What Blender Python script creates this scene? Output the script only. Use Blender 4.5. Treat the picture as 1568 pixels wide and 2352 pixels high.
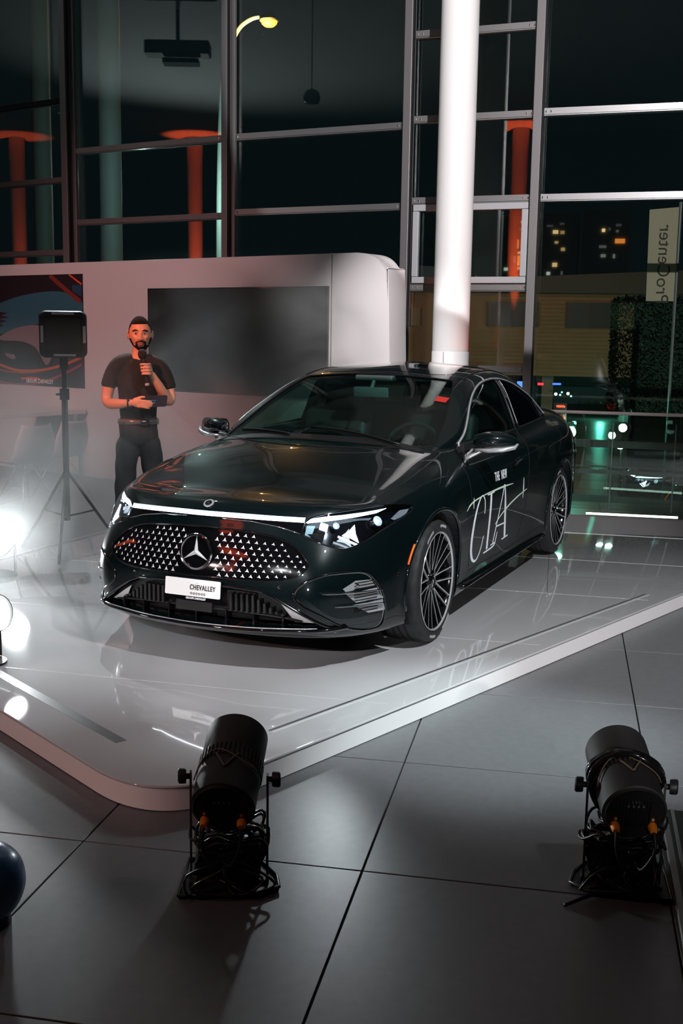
import bpy, bmesh, math, random
import numpy as np
from mathutils import Vector, Matrix, Euler
from mathutils.bvhtree import BVHTree
from mathutils.geometry import delaunay_2d_cdt
PI = math.pi
random.seed(7)
for o in list(bpy.data.objects): bpy.data.objects.remove(o)
SC = bpy.context.scene
C = SC.collection

# ------------------------------------------------------------------ camera
F_PX, W_PX, H_PX = 2598.0, 1568, 2352
CAM = Vector((6.980, 2.779, 1.624)); YAW, PITCH, ROLL = 3.55341, 0.157493, 0.015474
fw = Vector((math.cos(YAW)*math.cos(PITCH), math.sin(YAW)*math.cos(PITCH), -math.sin(PITCH)))
r_ = fw.cross(Vector((0,0,1))).normalized(); u_ = r_.cross(fw)
RT = r_*math.cos(ROLL)+u_*math.sin(ROLL); UP = -r_*math.sin(ROLL)+u_*math.cos(ROLL)
cam_d = bpy.data.cameras.new('camera'); cam = bpy.data.objects.new('camera', cam_d); C.objects.link(cam)
m = Matrix((RT, UP, -fw)).transposed().to_4x4(); m.translation = CAM; cam.matrix_world = m
cam_d.sensor_fit = 'VERTICAL'; cam_d.sensor_height = 36.0; cam_d.lens = F_PX/H_PX*36.0
cam_d.clip_start = .05; cam_d.clip_end = 500
SC.camera = cam
def ray(u, v): return fw + RT*((u-784)/F_PX) - UP*((v-1176)/F_PX)
def at_z(u, v, z=0.0):
    d = ray(u, v); return CAM + d*((z-CAM.z)/d.z)
def at_pl(u, v, p, n):
    d = ray(u, v); n = Vector(n); return CAM + d*((Vector(p)-CAM).dot(n)/d.dot(n))
def at_d(u, v, depth): return CAM + ray(u, v)*depth

# ------------------------------------------------------------------ world, exposure
w = bpy.data.worlds.new('night_sky'); SC.world = w; w.use_nodes = True
bg = w.node_tree.nodes['Background']; bg.inputs[0].default_value = (.012,.026,.030,1); bg.inputs[1].default_value = 0.25
SC.view_settings.view_transform = 'Standard'; SC.view_settings.look = 'None'
SC.view_settings.exposure = 0.0; SC.view_settings.gamma = 1.0
SC.cycles.use_denoising = True
SC.cycles.max_bounces = 8; SC.cycles.transparent_max_bounces = 16; SC.cycles.volume_bounces = 0
SC.cycles.caustics_reflective = False; SC.cycles.caustics_refractive = False
SC.cycles.sample_clamp_indirect = 6.0
SC.cycles.use_adaptive_sampling = True; SC.cycles.adaptive_threshold = .02
SC.cycles.volume_step_rate = 2.0; SC.cycles.volume_max_steps = 128

# ------------------------------------------------------------------ helpers
def spot(name, loc, target, power, size, blend=.3, color=(1,1,1), rad=.05):
    d = bpy.data.lights.new(name, 'SPOT'); d.energy = power; d.spot_size = math.radians(size); d.spot_blend = blend
    d.color = color; d.shadow_soft_size = rad
    o = bpy.data.objects.new(name, d); C.objects.link(o); o.location = loc
    o.rotation_euler = (Vector(target)-Vector(loc)).to_track_quat('-Z','Y').to_euler(); return o
def area(name, loc, target, power, sx, sy, color=(1,1,1)):
    d = bpy.data.lights.new(name, 'AREA'); d.energy = power; d.shape = 'RECTANGLE'; d.size = sx; d.size_y = sy; d.color = color
    o = bpy.data.objects.new(name, d); C.objects.link(o); o.location = loc
    o.rotation_euler = (Vector(target)-Vector(loc)).to_track_quat('-Z','Y').to_euler(); return o
def point(name, loc, power, color=(1,1,1), rad=.05):
    d = bpy.data.lights.new(name, 'POINT'); d.energy = power; d.color = color; d.shadow_soft_size = rad
    o = bpy.data.objects.new(name, d); C.objects.link(o); o.location = loc; return o
MATS = {}
def mat(name, col, rough=.5, metal=0., coat=0., emit=None, es=0., spec=.5, bump=0., bscale=40., noise=0., trans=0., ior=1.45, coatr=.03):
    if name in MATS: return MATS[name]
    m = bpy.data.materials.new(name); m.use_nodes = True; MATS[name] = m
    nt = m.node_tree; b = nt.nodes['Principled BSDF']
    b.inputs['Base Color'].default_value = (*col, 1); b.inputs['Roughness'].default_value = rough
    b.inputs['Metallic'].default_value = metal; b.inputs['Coat Weight'].default_value = coat
    b.inputs['Coat Roughness'].default_value = coatr
    b.inputs['Specular IOR Level'].default_value = spec; b.inputs['IOR'].default_value = ior
    b.inputs['Transmission Weight'].default_value = trans
    if emit: b.inputs['Emission Color'].default_value = (*emit, 1); b.inputs['Emission Strength'].default_value = es
    tc = nt.nodes.new('ShaderNodeTexCoord'); nz = nt.nodes.new('ShaderNodeTexNoise')
    nt.links.new(tc.outputs['Object'], nz.inputs['Vector']); nz.inputs['Scale'].default_value = bscale; nz.inputs['Detail'].default_value = 4
    if bump:
        bp = nt.nodes.new('ShaderNodeBump'); bp.inputs['Strength'].default_value = bump; bp.inputs['Distance'].default_value = .002
        nt.links.new(nz.outputs['Fac'], bp.inputs['Height']); nt.links.new(bp.outputs['Normal'], b.inputs['Normal'])
    if noise:
        mx = nt.nodes.new('ShaderNodeMix'); mx.data_type = 'RGBA'; mx.inputs[6].default_value = (*[c*(1-noise) for c in col],1)
        mx.inputs[7].default_value = (*[min(1,c*(1+noise)) for c in col],1)
        nt.links.new(nz.outputs['Fac'], mx.inputs[0]); nt.links.new(mx.outputs[2], b.inputs['Base Color'])
    return m
def glass(name, tint=(1,1,1), refl=.08, rough=0.0):
    m = bpy.data.materials.new(name); m.use_nodes = True; MATS[name] = m; nt = m.node_tree
    for n in list(nt.nodes): nt.nodes.remove(n)
    o = nt.nodes.new('ShaderNodeOutputMaterial'); mx = nt.nodes.new('ShaderNodeMixShader')
    t = nt.nodes.new('ShaderNodeBsdfTransparent'); t.inputs[0].default_value = (*tint,1)
    g = nt.nodes.new('ShaderNodeBsdfGlossy'); g.inputs['Roughness'].default_value = rough
    fr = nt.nodes.new('ShaderNodeLayerWeight'); fr.inputs[0].default_value = .5
    pw = nt.nodes.new('ShaderNodeMath'); pw.operation = 'POWER'; pw.inputs[1].default_value = 4.5
    mr = nt.nodes.new('ShaderNodeMapRange'); mr.inputs[3].default_value = refl; mr.inputs[4].default_value = .8
    nt.links.new(fr.outputs['Facing'], pw.inputs[0]); nt.links.new(pw.outputs[0], mr.inputs[0]); nt.links.new(mr.outputs[0], mx.inputs[0])
    nt.links.new(t.outputs[0], mx.inputs[1]); nt.links.new(g.outputs[0], mx.inputs[2]); nt.links.new(mx.outputs[0], o.inputs[0]); return m

def obj(name, bm_, m=None, parent=None, smooth=False):
    me = bpy.data.meshes.new(name)
    if isinstance(bm_, bmesh.types.BMesh):
        bm_.normal_update(); bm_.to_mesh(me); bm_.free()
    else:
        me.from_pydata(bm_[0], [], bm_[1]); me.update()
    if m is not None:
        for mm in (m if isinstance(m, (list, tuple)) else [m]): me.materials.append(mm)
    if smooth:
        me.polygons.foreach_set('use_smooth', [True]*len(me.polygons))
        if smooth is not True:
            me.set_sharp_from_angle(angle=math.radians(smooth))
    o = bpy.data.objects.new(name, me); C.objects.link(o)
    if parent is not None: o.parent = parent
    return o
def tag(o, label=None, cat=None, group=None, kind=None):
    if label: o['label'] = label
    if cat: o['category'] = cat
    if group: o['group'] = group
    if kind: o['kind'] = kind
    return o
def empty(name, loc=(0,0,0), rz=0, **k):
    o = bpy.data.objects.new(name, None); C.objects.link(o); o.location = loc; o.rotation_euler = (0,0,rz); o.empty_display_size = .1
    tag(o, **k); return o
def struct(o): o['kind'] = 'structure'; return o
def box(bm, c, s, M=None, mi=0):
    vs = [Vector((c[0]+dx*s[0]/2, c[1]+dy*s[1]/2, c[2]+dz*s[2]/2)) for dz in (-1,1) for dy in (-1,1) for dx in (-1,1)]
    if M is not None: vs = [M @ v for v in vs]
    v = [bm.verts.new(p) for p in vs]
    for f in ((0,2,3,1),(4,5,7,6),(0,1,5,4),(2,6,7,3),(0,4,6,2),(1,3,7,5)):
        bm.faces.new([v[i] for i in f]).material_index = mi
    return v
def bevel(bm, w, seg=2, ang=30):
    bm.normal_update()
    es = [e for e in bm.edges if len(e.link_faces)==2 and e.calc_face_angle(0) > math.radians(ang)]
    bmesh.ops.bevel(bm, geom=es, offset=w, segments=seg, profile=.5, affect='EDGES')
def frame_of(d):
    d = d.normalized(); a = Vector((0,0,1)) if abs(d.z) < .9 else Vector((1,0,0))
    x = d.cross(a).normalized(); return x, d.cross(x)
def tube(bm, pts, r, n=8, closed=False, caps=True, mi=0, flat=None):
    pts = [Vector(p) for p in pts]; N = len(pts); rings = []; px = None
    rr = r if isinstance(r, (list,tuple)) else [r]*N
    for i, p in enumerate(pts):
        if closed: d = pts[(i+1)%N]-pts[i-1]
        else: d = pts[min(i+1,N-1)]-pts[max(i-1,0)]
        if d.length < 1e-9: d = Vector((0,0,1))
        d.normalize()
        if px is None: px, _ = frame_of(d)
        x = (px - d*px.dot(d))
        if x.length < 1e-6: x, _ = frame_of(d)
        x.normalize(); px = x; y = d.cross(x)
        fy = flat if flat else 1.0
        rings.append([bm.verts.new(p + x*math.cos(2*PI*k/n)*rr[i] + y*math.sin(2*PI*k/n)*rr[i]*fy) for k in range(n)])
    for i in range(N if closed else N-1):
        a, b = rings[i], rings[(i+1)%N]
        for k in range(n): bm.faces.new((a[k], a[(k+1)%n], b[(k+1)%n], b[k])).material_index = mi
    if caps and not closed:
        bm.faces.new(rings[0][::-1]).material_index = mi; bm.faces.new(rings[-1]).material_index = mi
def lathe(bm, prof, M=None, n=48, mi=0, a0=0, a1=2*PI, close=False):
    """profile of (radius, axial) revolved around local z"""
    full = abs(a1-a0-2*PI) < 1e-6; rings = []
    cnt = n if full else n+1
    for k in range(cnt):
        a = a0+(a1-a0)*k/n
        ring = []
        for (r, z) in prof:
            p = Vector((r*math.cos(a), r*math.sin(a), z))
            ring.append(bm.verts.new(M @ p if M is not None else p))
        rings.append(ring)
    L = len(prof)
    for k in range(n):
        a, b = rings[k], rings[(k+1)%cnt]
        for j in range(L if close else L-1):
            q = (a[j], b[j], b[(j+1)%L], a[(j+1)%L])
            try: bm.faces.new(q).material_index = mi
            except ValueError: pass
def prism(bm, poly, z0, z1, M=None, mi=0):
    A = [Vector((p[0],p[1],z0)) for p in poly]; B = [Vector((p[0],p[1],z1)) for p in poly]
    if M is not None: A = [M@p for p in A]; B = [M@p for p in B]
    A = [bm.verts.new(p) for p in A]; B = [bm.verts.new(p) for p in B]; n = len(poly)
    for i in range(n): bm.faces.new((A[i],A[(i+1)%n],B[(i+1)%n],B[i])).material_index = mi
    bm.faces.new(A[::-1]).material_index = mi; bm.faces.new(B).material_index = mi
def rrect(w, h, r, n=5):
    out = []
    for cx, cy, a in ((w/2-r,h/2-r,0),(-w/2+r,h/2-r,90),(-w/2+r,-h/2+r,180),(w/2-r,-h/2+r,270)):
        for k in range(n+1):
            t = math.radians(a+90*k/n); out.append((cx+r*math.cos(t), cy+r*math.sin(t)))
    return out
def axes(o, x, y, z):
    m = Matrix((Vector(x).normalized(), Vector(y).normalized(), Vector(z).normalized())).transposed().to_4x4(); m.translation = Vector(o); return m
def catmull(pts, n=8, closed=False):
    pts = [Vector(p) for p in pts]; N = len(pts); out = []
    for i in range(N if closed else N-1):
        if closed: p0,p1,p2,p3 = pts[i-1],pts[i],pts[(i+1)%N],pts[(i+2)%N]
        else: p0,p1,p2,p3 = pts[max(i-1,0)],pts[i],pts[i+1],pts[min(i+2,N-1)]
        for k in range(n):
            t = k/n; out.append(.5*((2*p1)+(p2-p0)*t+(2*p0-5*p1+4*p2-p3)*t*t+(3*p1-p0-3*p2+p3)*t**3))
    if not closed: out.append(pts[-1])
    return out
def text_mesh(s, size, font=None, bold=0.0, sx=1.0, align='CENTER', space=1.0):
    """flat text as (verts 2d, faces)"""
    cu = bpy.data.curves.new('t','FONT'); cu.body = s; cu.size = size; cu.align_x = align; cu.align_y = 'CENTER'; cu.offset = bold; cu.space_character = space; cu.resolution_u = 4
    o = bpy.data.objects.new('t', cu); C.objects.link(o)
    dg = bpy.context.evaluated_depsgraph_get(); dg.update()
    me = bpy.data.meshes.new_from_object(o.evaluated_get(dg))
    vs = [(v.co.x*sx, v.co.y) for v in me.vertices]; fs = [tuple(p.vertices) for p in me.polygons]
    bpy.data.objects.remove(o); bpy.data.curves.remove(cu); bpy.data.meshes.remove(me)
    return vs, fs
def text_obj(name, s, size, M, m, parent=None, thick=.0015, **k):
    vs, fs = text_mesh(s, size, **k)
    bm = bmesh.new(); vv = [bm.verts.new(M @ Vector((x,y,thick))) for x,y in vs]
    for f in fs:
        try: bm.faces.new([vv[i] for i in f])
        except ValueError: pass
    r = bmesh.ops.extrude_face_region(bm, geom=list(bm.faces))
    d = (M.to_3x3() @ Vector((0,0,-thick)))
    for e in r['geom']:
        if isinstance(e, bmesh.types.BMVert): e.co += d
    bmesh.ops.recalc_face_normals(bm, faces=list(bm.faces))
    return obj(name, bm, m, parent)

# ------------------------------------------------------------------ stage lighting (truss and floor lamps of the hall, plus added fill spots)
ZF = -.10
_ft = at_z(1130, 1690, ZF); _kt = at_pl(1330, 10, (-4.485,-.157,0), (1,.096,0)); spot('key_spot', (4.4,3.4,5.2), _kt, 4600, 39, .06, (1,.96,.96), .03)
spot('wall_spot', (2.6,.2,6.2), (-3.0,-1.1,1.3), 3300, 20, .9, (1,.96,.96), .04)
spot('stage_spot', (4.2,4.6,6.2), (.4,.9,0), 2100, 48, .8, (.95,.97,1), .05)
spot('fascia_fill', (8.2,5.2,1.7), (.4,1.45,.25), 900, 20, .8, (1,.97,.97), .05)  # added low spot behind the camera, brightens fascia, door and wheels
spot('floor_spot', (1.2,5.4,6.2), _ft, 2600, 15, 1, (.80,.97,1), .05)
spot('face_spot', (4.8,-1.5,4.2), (.35,-1.65,1.4), 1500, 11, .6, (1,.24,.12), .03)
spot('back_spot', (-1.5,-3.4,5.8), (1.0,-2.6,.3), 1500, 50, .8, (.9,.96,1), .04)
cb_ = at_d(1034, 800, 11.2); cb_.z = 0; spot('orange_column_spot', cb_+Vector((.12,.50,.25)), cb_+Vector((.0,.16,1.5)), 70, 46, .8, (1,.12,.03), .02)
spot('mauve_wash', (7.5,-4.5,6.0), (-3.6,-4.9,1.3), 2300, 32, .9, (1,.52,.50), .05)
spot('hall_wash', (7.5,-1.0,6.0), (4.2,0,0), 90, 100, .9, (1,.55,.48), .05)
spot('nose_fill', (8.6,1.2,3.0), (2.2,.10,.48), 1100, 15, .8, (.97,.98,1), .05)  # added spot brightening plate and bumper in place of the can beams
spot('front_fill', (8.0,-2.2,2.3), (3.3,.0,-.05), 260, 34, .9, (1,.66,.62), .05)  # added low spot that lifts the left curve of the fascia
spot('ceiling_fill', (3.2,-12.5,1.5), (2.2,-9.5,6.5), 1500, 110, .9, (.82,.95,.90), .05)  # added upward spot so the upper panes reflect a grey ceiling
# ------------------------------------------------------------------ CAR
M_PAINT = mat('car_paint', (.0018,.0058,.0066), .34, .10, coat=1.0, coatr=.015, spec=.12)
_nt = M_PAINT.node_tree
_b = _nt.nodes['Principled BSDF']
_fl = _nt.nodes.new('ShaderNodeTexVoronoi'); _fl.inputs['Scale'].default_value = 900
_tc = _nt.nodes.new('ShaderNodeTexCoord'); _nt.links.new(_tc.outputs['Object'], _fl.inputs['Vector'])
_mr = _nt.nodes.new('ShaderNodeMapRange'); _mr.inputs[3].default_value = .22; _mr.inputs[4].default_value = .42
_nt.links.new(_fl.outputs['Distance'], _mr.inputs[0]); _nt.links.new(_mr.outputs[0], _b.inputs['Roughness'])
M_GLOSSBLK = mat('gloss_black', (.003,.003,.004), .08, coat=1.0)
M_BLK = mat('black_plastic', (.012,.012,.013), .5, bump=.15, bscale=300)
M_SEAM = mat('seam_black', (.001,.001,.001), .8)
M_CHROME = mat('chrome', (.85,.86,.88), .06, 1.0)
M_SATIN = mat('satin_silver', (.62,.63,.65), .25, .55)
M_RUB = mat('tire_rubber', (.018,.018,.019), .62, bump=.2, bscale=200)
M_RIMB = mat('rim_black', (.006,.006,.007), .12, .3, coat=1.0)
M_WHITE = mat('white_print', (.85,.87,.9), .3)
M_DECAL = mat('silver_foil_print', (.85,.90,.95), .4)
M_STUD = mat('bright_stud', (.82,.83,.85), .25, .25)
M_LENS = glass('lamp_lens', (.92,.96,1.0), .07)
M_WIND = glass('tinted_windscreen', (.72,.92,.86), .045)
M_SIDEG = glass('tinted_side_glass', (.74,.90,.86), .05)
M_DARKG = glass('privacy_glass', (.16,.19,.19), .07)
M_LED = mat('led_white', (.9,.95,1), .3, emit=(.88,.95,1.0), es=9.0)
M_LEDS = mat('led_strip_soft', (.8,.9,1), .3, emit=(.78,.90,1.0), es=3.2)
M_AMB = mat('amber_lens', (.7,.12,.01), .3, emit=(1,.16,.02), es=.6)
M_SEAT = mat('cabin_black', (.015,.016,.017), .55)
M_GREYTRIM = mat('cabin_grey', (.16,.17,.18), .6)

car = empty('car', (0,0,0), label='glossy dark green-black electric sedan with lit front parked on the white stage', cat='car')

def hermite(keys):
    xs = np.array([k[0] for k in keys], float); ys = np.array([k[1:] for k in keys], float)
    o = np.argsort(xs); xs, ys = xs[o], ys[o]
    d = np.diff(ys, axis=0)/np.diff(xs)[:,None]
    m = np.zeros_like(ys); m[0] = d[0]; m[-1] = d[-1]
    h = np.diff(xs)
    for i in range(1, len(xs)-1):
        m[i] = (d[i-1]*h[i]+d[i]*h[i-1])/(h[i-1]+h[i])
    def f(x):
        i = int(min(max(np.searchsorted(xs, x)-1, 0), len(xs)-2)); t = (x-xs[i])/h[i]; t = min(max(t,0),1)
        return (2*t**3-3*t*t+1)*ys[i]+(t**3-2*t*t+t)*h[i]*m[i]+(-2*t**3+3*t*t)*ys[i+1]+(t**3-t*t)*h[i]*m[i+1]
    return f
ROW = [
 [(1.93,.66,.15),(1.4,.74,.16),(0,.74,.15),(-1.4,.74,.16),(-2.2,.64,.22)],
 [(1.93,.765,.165),(1.7,.85,.165),(1.395,.885,.17),(.9,.87,.16),(0,.86,.16),(-.9,.87,.165),(-1.395,.885,.18),(-1.8,.87,.20),(-2.2,.76,.24)],
 [(1.93,.81,.29),(1.7,.88,.29),(1.395,.915,.29),(.9,.885,.28),(0,.88,.28),(-.9,.89,.285),(-1.395,.92,.30),(-1.8,.905,.32),(-2.2,.80,.34)],
 [(1.93,.81,.48),(1.7,.885,.49),(1.395,.925,.50),(.9,.903,.50),(0,.90,.50),(-.9,.91,.51),(-1.395,.93,.53),(-1.8,.915,.55),(-2.2,.83,.55)],
 [(1.93,.775,.66),(1.7,.865,.68),(1.395,.915,.70),(.9,.905,.715),(0,.915,.73),(-.9,.922,.745),(-1.395,.93,.76),(-1.8,.905,.77),(-2.2,.82,.77)],
 [(1.93,.72,.755),(1.7,.80,.785),(1.395,.855,.825),(.9,.86,.865),(.4,.868,.88),(0,.875,.89),(-.9,.885,.915),(-1.395,.885,.925),(-1.8,.85,.93),(-2.2,.76,.92)],
 [(1.93,.60,.79),(1.7,.68,.838),(1.395,.73,.89),(.9,.755,.945),(.5,.785,.955),(0,.80,.97),(-.9,.81,.99),(-1.395,.795,1.0),(-1.8,.74,1.01),(-2.2,.64,.99)],
 [(1.93,.45,.81),(1.7,.50,.862),(1.395,.53,.922),(1.1,.60,.955),(.9,.69,.965),(.6,.755,1.01),(.3,.745,1.08),(0,.735,1.13),(-.4,.73,1.16),(-.9,.73,1.15),(-1.3,.725,1.105),(-1.6,.69,1.05),(-1.9,.60,1.03),(-2.2,.48,1.02)],
 [(1.93,.30,.83),(1.7,.33,.878),(1.395,.36,.94),(1.1,.44,.978),(.9,.60,.995),(.6,.70,1.075),(.3,.655,1.205),(0,.615,1.305),(-.4,.60,1.352),(-.9,.59,1.335),(-1.3,.58,1.255),(-1.6,.55,1.15),(-1.9,.44,1.06),(-2.2,.32,1.04)],
 [(1.93,.15,.842),(1.7,.16,.89),(1.395,.18,.952),(1.1,.22,.995),(.9,.33,1.04),(.6,.38,1.15),(.3,.36,1.27),(0,.335,1.36),(-.4,.325,1.408),(-.9,.315,1.395),(-1.3,.31,1.33),(-1.6,.29,1.22),(-1.9,.24,1.10),(-2.2,.16,1.05)],
 [(1.93,0,.848),(1.7,0,.895),(1.395,0,.957),(1.1,0,1.003),(.9,0,1.055),(.6,0,1.17),(.3,0,1.29),(0,0,1.378),(-.4,0,1.425),(-.9,0,1.415),(-1.3,0,1.352),(-1.6,0,1.245),(-1.9,0,1.11),(-2.2,0,1.055)],
]
ROWF = [hermite(r) for r in ROW]
STX = [1.93,1.80,1.64,1.48,1.30,1.12,.95,.80,.62,.44,.26,.08,-.14,-.40,-.70,-1.0,-1.25,-1.48,-1.70,-1.92,-2.10,-2.2]
TOPX = [0,0,0,0,0,.0,.10,.19,.25,.275,.285]     # how far the nose edge of each row runs ahead of the first station
DEC = {0:1.0,1:.62,2:.30,3:.10}
def build_cage():
    vid = {}; co = []
    def V(key, p):
        if key not in vid: vid[key] = len(co); co.append(list(p))
        return vid[key]
    ns = len(STX)
    for i, x in enumerate(STX):
        for k in range(11):
            xx = x; f = DEC.get(i, 0)
            xx = x + TOPX[k]*f
            if i >= ns-3: xx = x - TOPX[k]*.75*{ns-1:1.0, ns-2:.6, ns-3:.25}[i]
            y, z = ROWF[k](x)
            if i <= 3 and k >= 6:      # nose: lower the hood lip as it moves forward
                y, z = ROWF[k](min(x,1.93)); z -= TOPX[k]*f*.28
            if i == 0 and k >= 6: z = [.788,.793,.797,.799,.80][k-6]
            V(('s', i, k), (xx, y, z))
    quads = []
    for i in range(ns-1):
        for k in range(10):
            quads.append([vid[('s',i,k)], vid[('s',i,k+1)], vid[('s',i+1,k+1)], vid[('s',i+1,k)]])
    # front face
    px = [2.13,2.30,2.375,2.37,2.30]; pz = [.15,.175,.30,.50,.68]
    offs = {10:0, 9:.010, 8:.032, 7:.075, 6:.165}
    yf = {10:0, 9:.165, 8:.33, 7:.49, 6:.655}
    def FF(c, k):
        if c == 5: return vid[('s',0,k)]
        if k == 5: return vid[('s',0,c)]
        o = offs[c]; y = yf[c]
        sc = 1.0
        return V(('f', c, k), (px[k]-o*(1.25 if k == 4 else 1.0), y*(.93 if k == 0 else (.96 if k == 4 else 1)), pz[k]+ (0 if k else 0)))
    for k in range(5):
        for c in range(5, 10):
            quads.append([FF(c,k), FF(c+1,k), FF(c+1,k+1), FF(c,k+1)])
    L = ns-1
    rx = [-2.25,-2.36,-2.42,-2.43,-2.42]; rz = [.22,.26,.36,.56,.78]
    def RF(c, k):
        if c == 5: return vid[('s',L,k)]
        if k == 5: return vid[('s',L,c)]
        return V(('r', c, k), (rx[k]+offs[c]*1.0, yf[c], rz[k]))
    for k in range(5):
        for c in range(5, 10):
            quads.append([RF(c,k), RF(c,k+1), RF(c+1,k+1), RF(c+1,k)])
    return np.array(co), quads
def limit_fit(co, quads, it=14):
    # mirror so the centreline is smooth
    n = len(co); mir = {}; allc = [tuple(c) for c in co]; idx = list(range(n))
    for i, c in enumerate(co):
        if abs(c[1]) < 1e-6: mir[i] = i
        else: mir[i] = len(allc); allc.append((c[0],-c[1],c[2]))
    P = np.array(allc); Q = [list(q) for q in quads] + [[mir[v] for v in q][::-1] for q in quads]
    N = len(P); ef = [set() for _ in range(N)]; ff = [[] for _ in range(N)]; ecount = {}
    for q in Q:
        for a in range(4):
            v, nx, op, pv = q[a], q[(a+1)%4], q[(a+2)%4], q[(a+3)%4]
            ef[v].add(nx); ef[v].add(pv); ff[v].append(op); e = tuple(sorted((v,nx))); ecount[e] = ecount.get(e,0)+1
    bnd = [[] for _ in range(N)]
    for (a,b), c in ecount.items():
        if c == 1: bnd[a].append(b); bnd[b].append(a)
    def lim(X):
        out = np.empty_like(X)
        for v in range(N):
            if bnd[v]:
                out[v] = (4*X[v] + X[bnd[v]].sum(0))/(4+len(bnd[v])) if len(bnd[v]) == 2 else X[v]
            else:
                k = len(ff[v]); out[v] = (k*k*X[v] + 4*X[list(ef[v])].sum(0) + X[ff[v]].sum(0))/(k*(k+5))
        return out
    X = P.copy()
    for _ in range(it): X += (P-lim(X))*.85
    return X, Q
def make_base():
    co, quads = build_cage(); X, Q = limit_fit(co, quads)
    me = bpy.data.meshes.new('b'); me.from_pydata([tuple(p) for p in X], [], Q); me.update()
    o = bpy.data.objects.new('b', me); C.objects.link(o)
    md = o.modifiers.new('s','SUBSURF'); md.levels = 3; md.render_levels = 3; md.boundary_smooth = 'ALL'
    dg = bpy.context.evaluated_depsgraph_get(); dg.update()
    m2 = bpy.data.meshes.new_from_object(o.evaluated_get(dg))
    bm = bmesh.new(); bm.from_mesh(m2); bpy.data.objects.remove(o)
    bmesh.ops.recalc_face_normals(bm, faces=list(bm.faces)); bm.normal_update()
    # outward check
    f = max(bm.faces, key=lambda f: f.calc_center_median().z)
    if f.normal.z < 0: bmesh.ops.reverse_faces(bm, faces=list(bm.faces)); bm.normal_update()
    return bm
BASE = make_base()
BVH = BVHTree.FromBMesh(BASE)
BASE.faces.ensure_lookup_table(); BASE.verts.ensure_lookup_table()
from mathutils.interpolate import poly_3d_calc
def base_normal(p):
    co, nrm, fi, d = BVH.find_nearest(p)
    f = BASE.faces[fi]; ws = poly_3d_calc([v.co for v in f.verts], co)
    n = Vector((0,0,0))
    for wt, v in zip(ws, f.verts): n += v.normal*wt
    return n.normalized(), co
AX = {'side': (Vector((0,-1,0)), lambda a,b: Vector((a, 2.0, b))),      # (x, z) seen from the left side
      'sideR': (Vector((0,1,0)), lambda a,b: Vector((a, -2.0, b))),
      'front': (Vector((-1,0,0)), lambda a,b: Vector((4.0, a, b))),      # (y, z) seen from the front
      'top': (Vector((0,0,-1)), lambda a,b: Vector((a, b, 4.0)))}
def hit(ax, a, b):
    d, o = AX[ax]
    p, n, i, t = BVH.ray_cast(o(a,b), d)
    if p is None:
        p, n, i, t = BVH.find_nearest(o(a,b)+d*2.0)
    return p
def patch(name, poly, ax, m, parent, off=.003, thick=.004, grid=.02, smooth=True, faces_from=None, offf=None):
    """sheet cut to an outline and laid on the body surface"""
    if faces_from is None:
        pts = [Vector(p) for p in poly]; n0 = len(pts); edges = [(i,(i+1)%n0) for i in range(n0)]
        xs = [p[0] for p in poly]; ys = [p[1] for p in poly]
        def inside(x, y):
            c = False
            for i in range(n0):
                x1,y1 = poly[i]; x2,y2 = poly[(i+1)%n0]
                if (y1>y) != (y2>y) and x < (x2-x1)*(y-y1)/(y2-y1)+x1: c = not c
            return c
        x = min(xs)+grid*.5
        while x < max(xs):
            y = min(ys)+grid*.5
            while y < max(ys):
                if inside(x,y) and min(math.hypot(x-p[0],y-p[1]) for p in poly) > grid*.35: pts.append(Vector((x,y)))
                y += grid
            x += grid
        vs, es, fs, *_ = delaunay_2d_cdt([Vector((p[0],p[1])) for p in pts], edges, [list(range(n0))], 1, 1e-6)
    else: vs, fs = faces_from
    bm = bmesh.new(); top = []; nr = []
    for v in vs:
        p = hit(ax, v[0], v[1]); n, _ = base_normal(p); nr.append(n)
        of = off if offf is None else off+offf(v[0], v[1])
        top.append(bm.verts.new(p+n*of))
    bot = [bm.verts.new(t.co-n*thick) for t, n in zip(top, nr)]
    ed = {}
    for f in fs:
        try: fa = bm.faces.new([top[i] for i in f])
        except ValueError: continue
        fa.normal_update()
        flip = fa.normal.dot(nr[f[0]]) < 0
        if flip: fa.normal_flip()
        ff = list(f)[::-1] if flip else list(f)
        try: bm.faces.new([bot[i] for i in ff[::-1]])
        except ValueError: pass
        for i in range(len(ff)):
            a, b = ff[i], ff[(i+1)%len(ff)]; ed[(a,b)] = ed.get((a,b),0)+1
    for (a,b) in list(ed):
        if (b,a) not in ed:
            try: bm.faces.new((top[b], top[a], bot[a], bot[b]))
            except ValueError: pass
    for v in [v for v in bm.verts if not v.link_faces]: bm.verts.remove(v)
    return obj(name, bm, m, parent, smooth=40 if smooth else False)
def on_body(ax, pts, off=0.0, step=.02):
    out = []
    for i in range(len(pts)-1):
        a, b = Vector(pts[i]), Vector(pts[i+1]); n = max(1, int((b-a).length/step))
        for k in range(n):
            q = a.lerp(b, k/n); p = hit(ax, q[0], q[1]); out.append(p+base_normal(p)[0]*off)
    p = hit(ax, pts[-1][0], pts[-1][1]); out.append(p+base_normal(p)[0]*off); return out
def sm2(pts, n=6, closed=False):
    return [(p.x,p.y) for p in catmull([Vector((p[0],p[1],0)) for p in pts], n, closed)]

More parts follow.
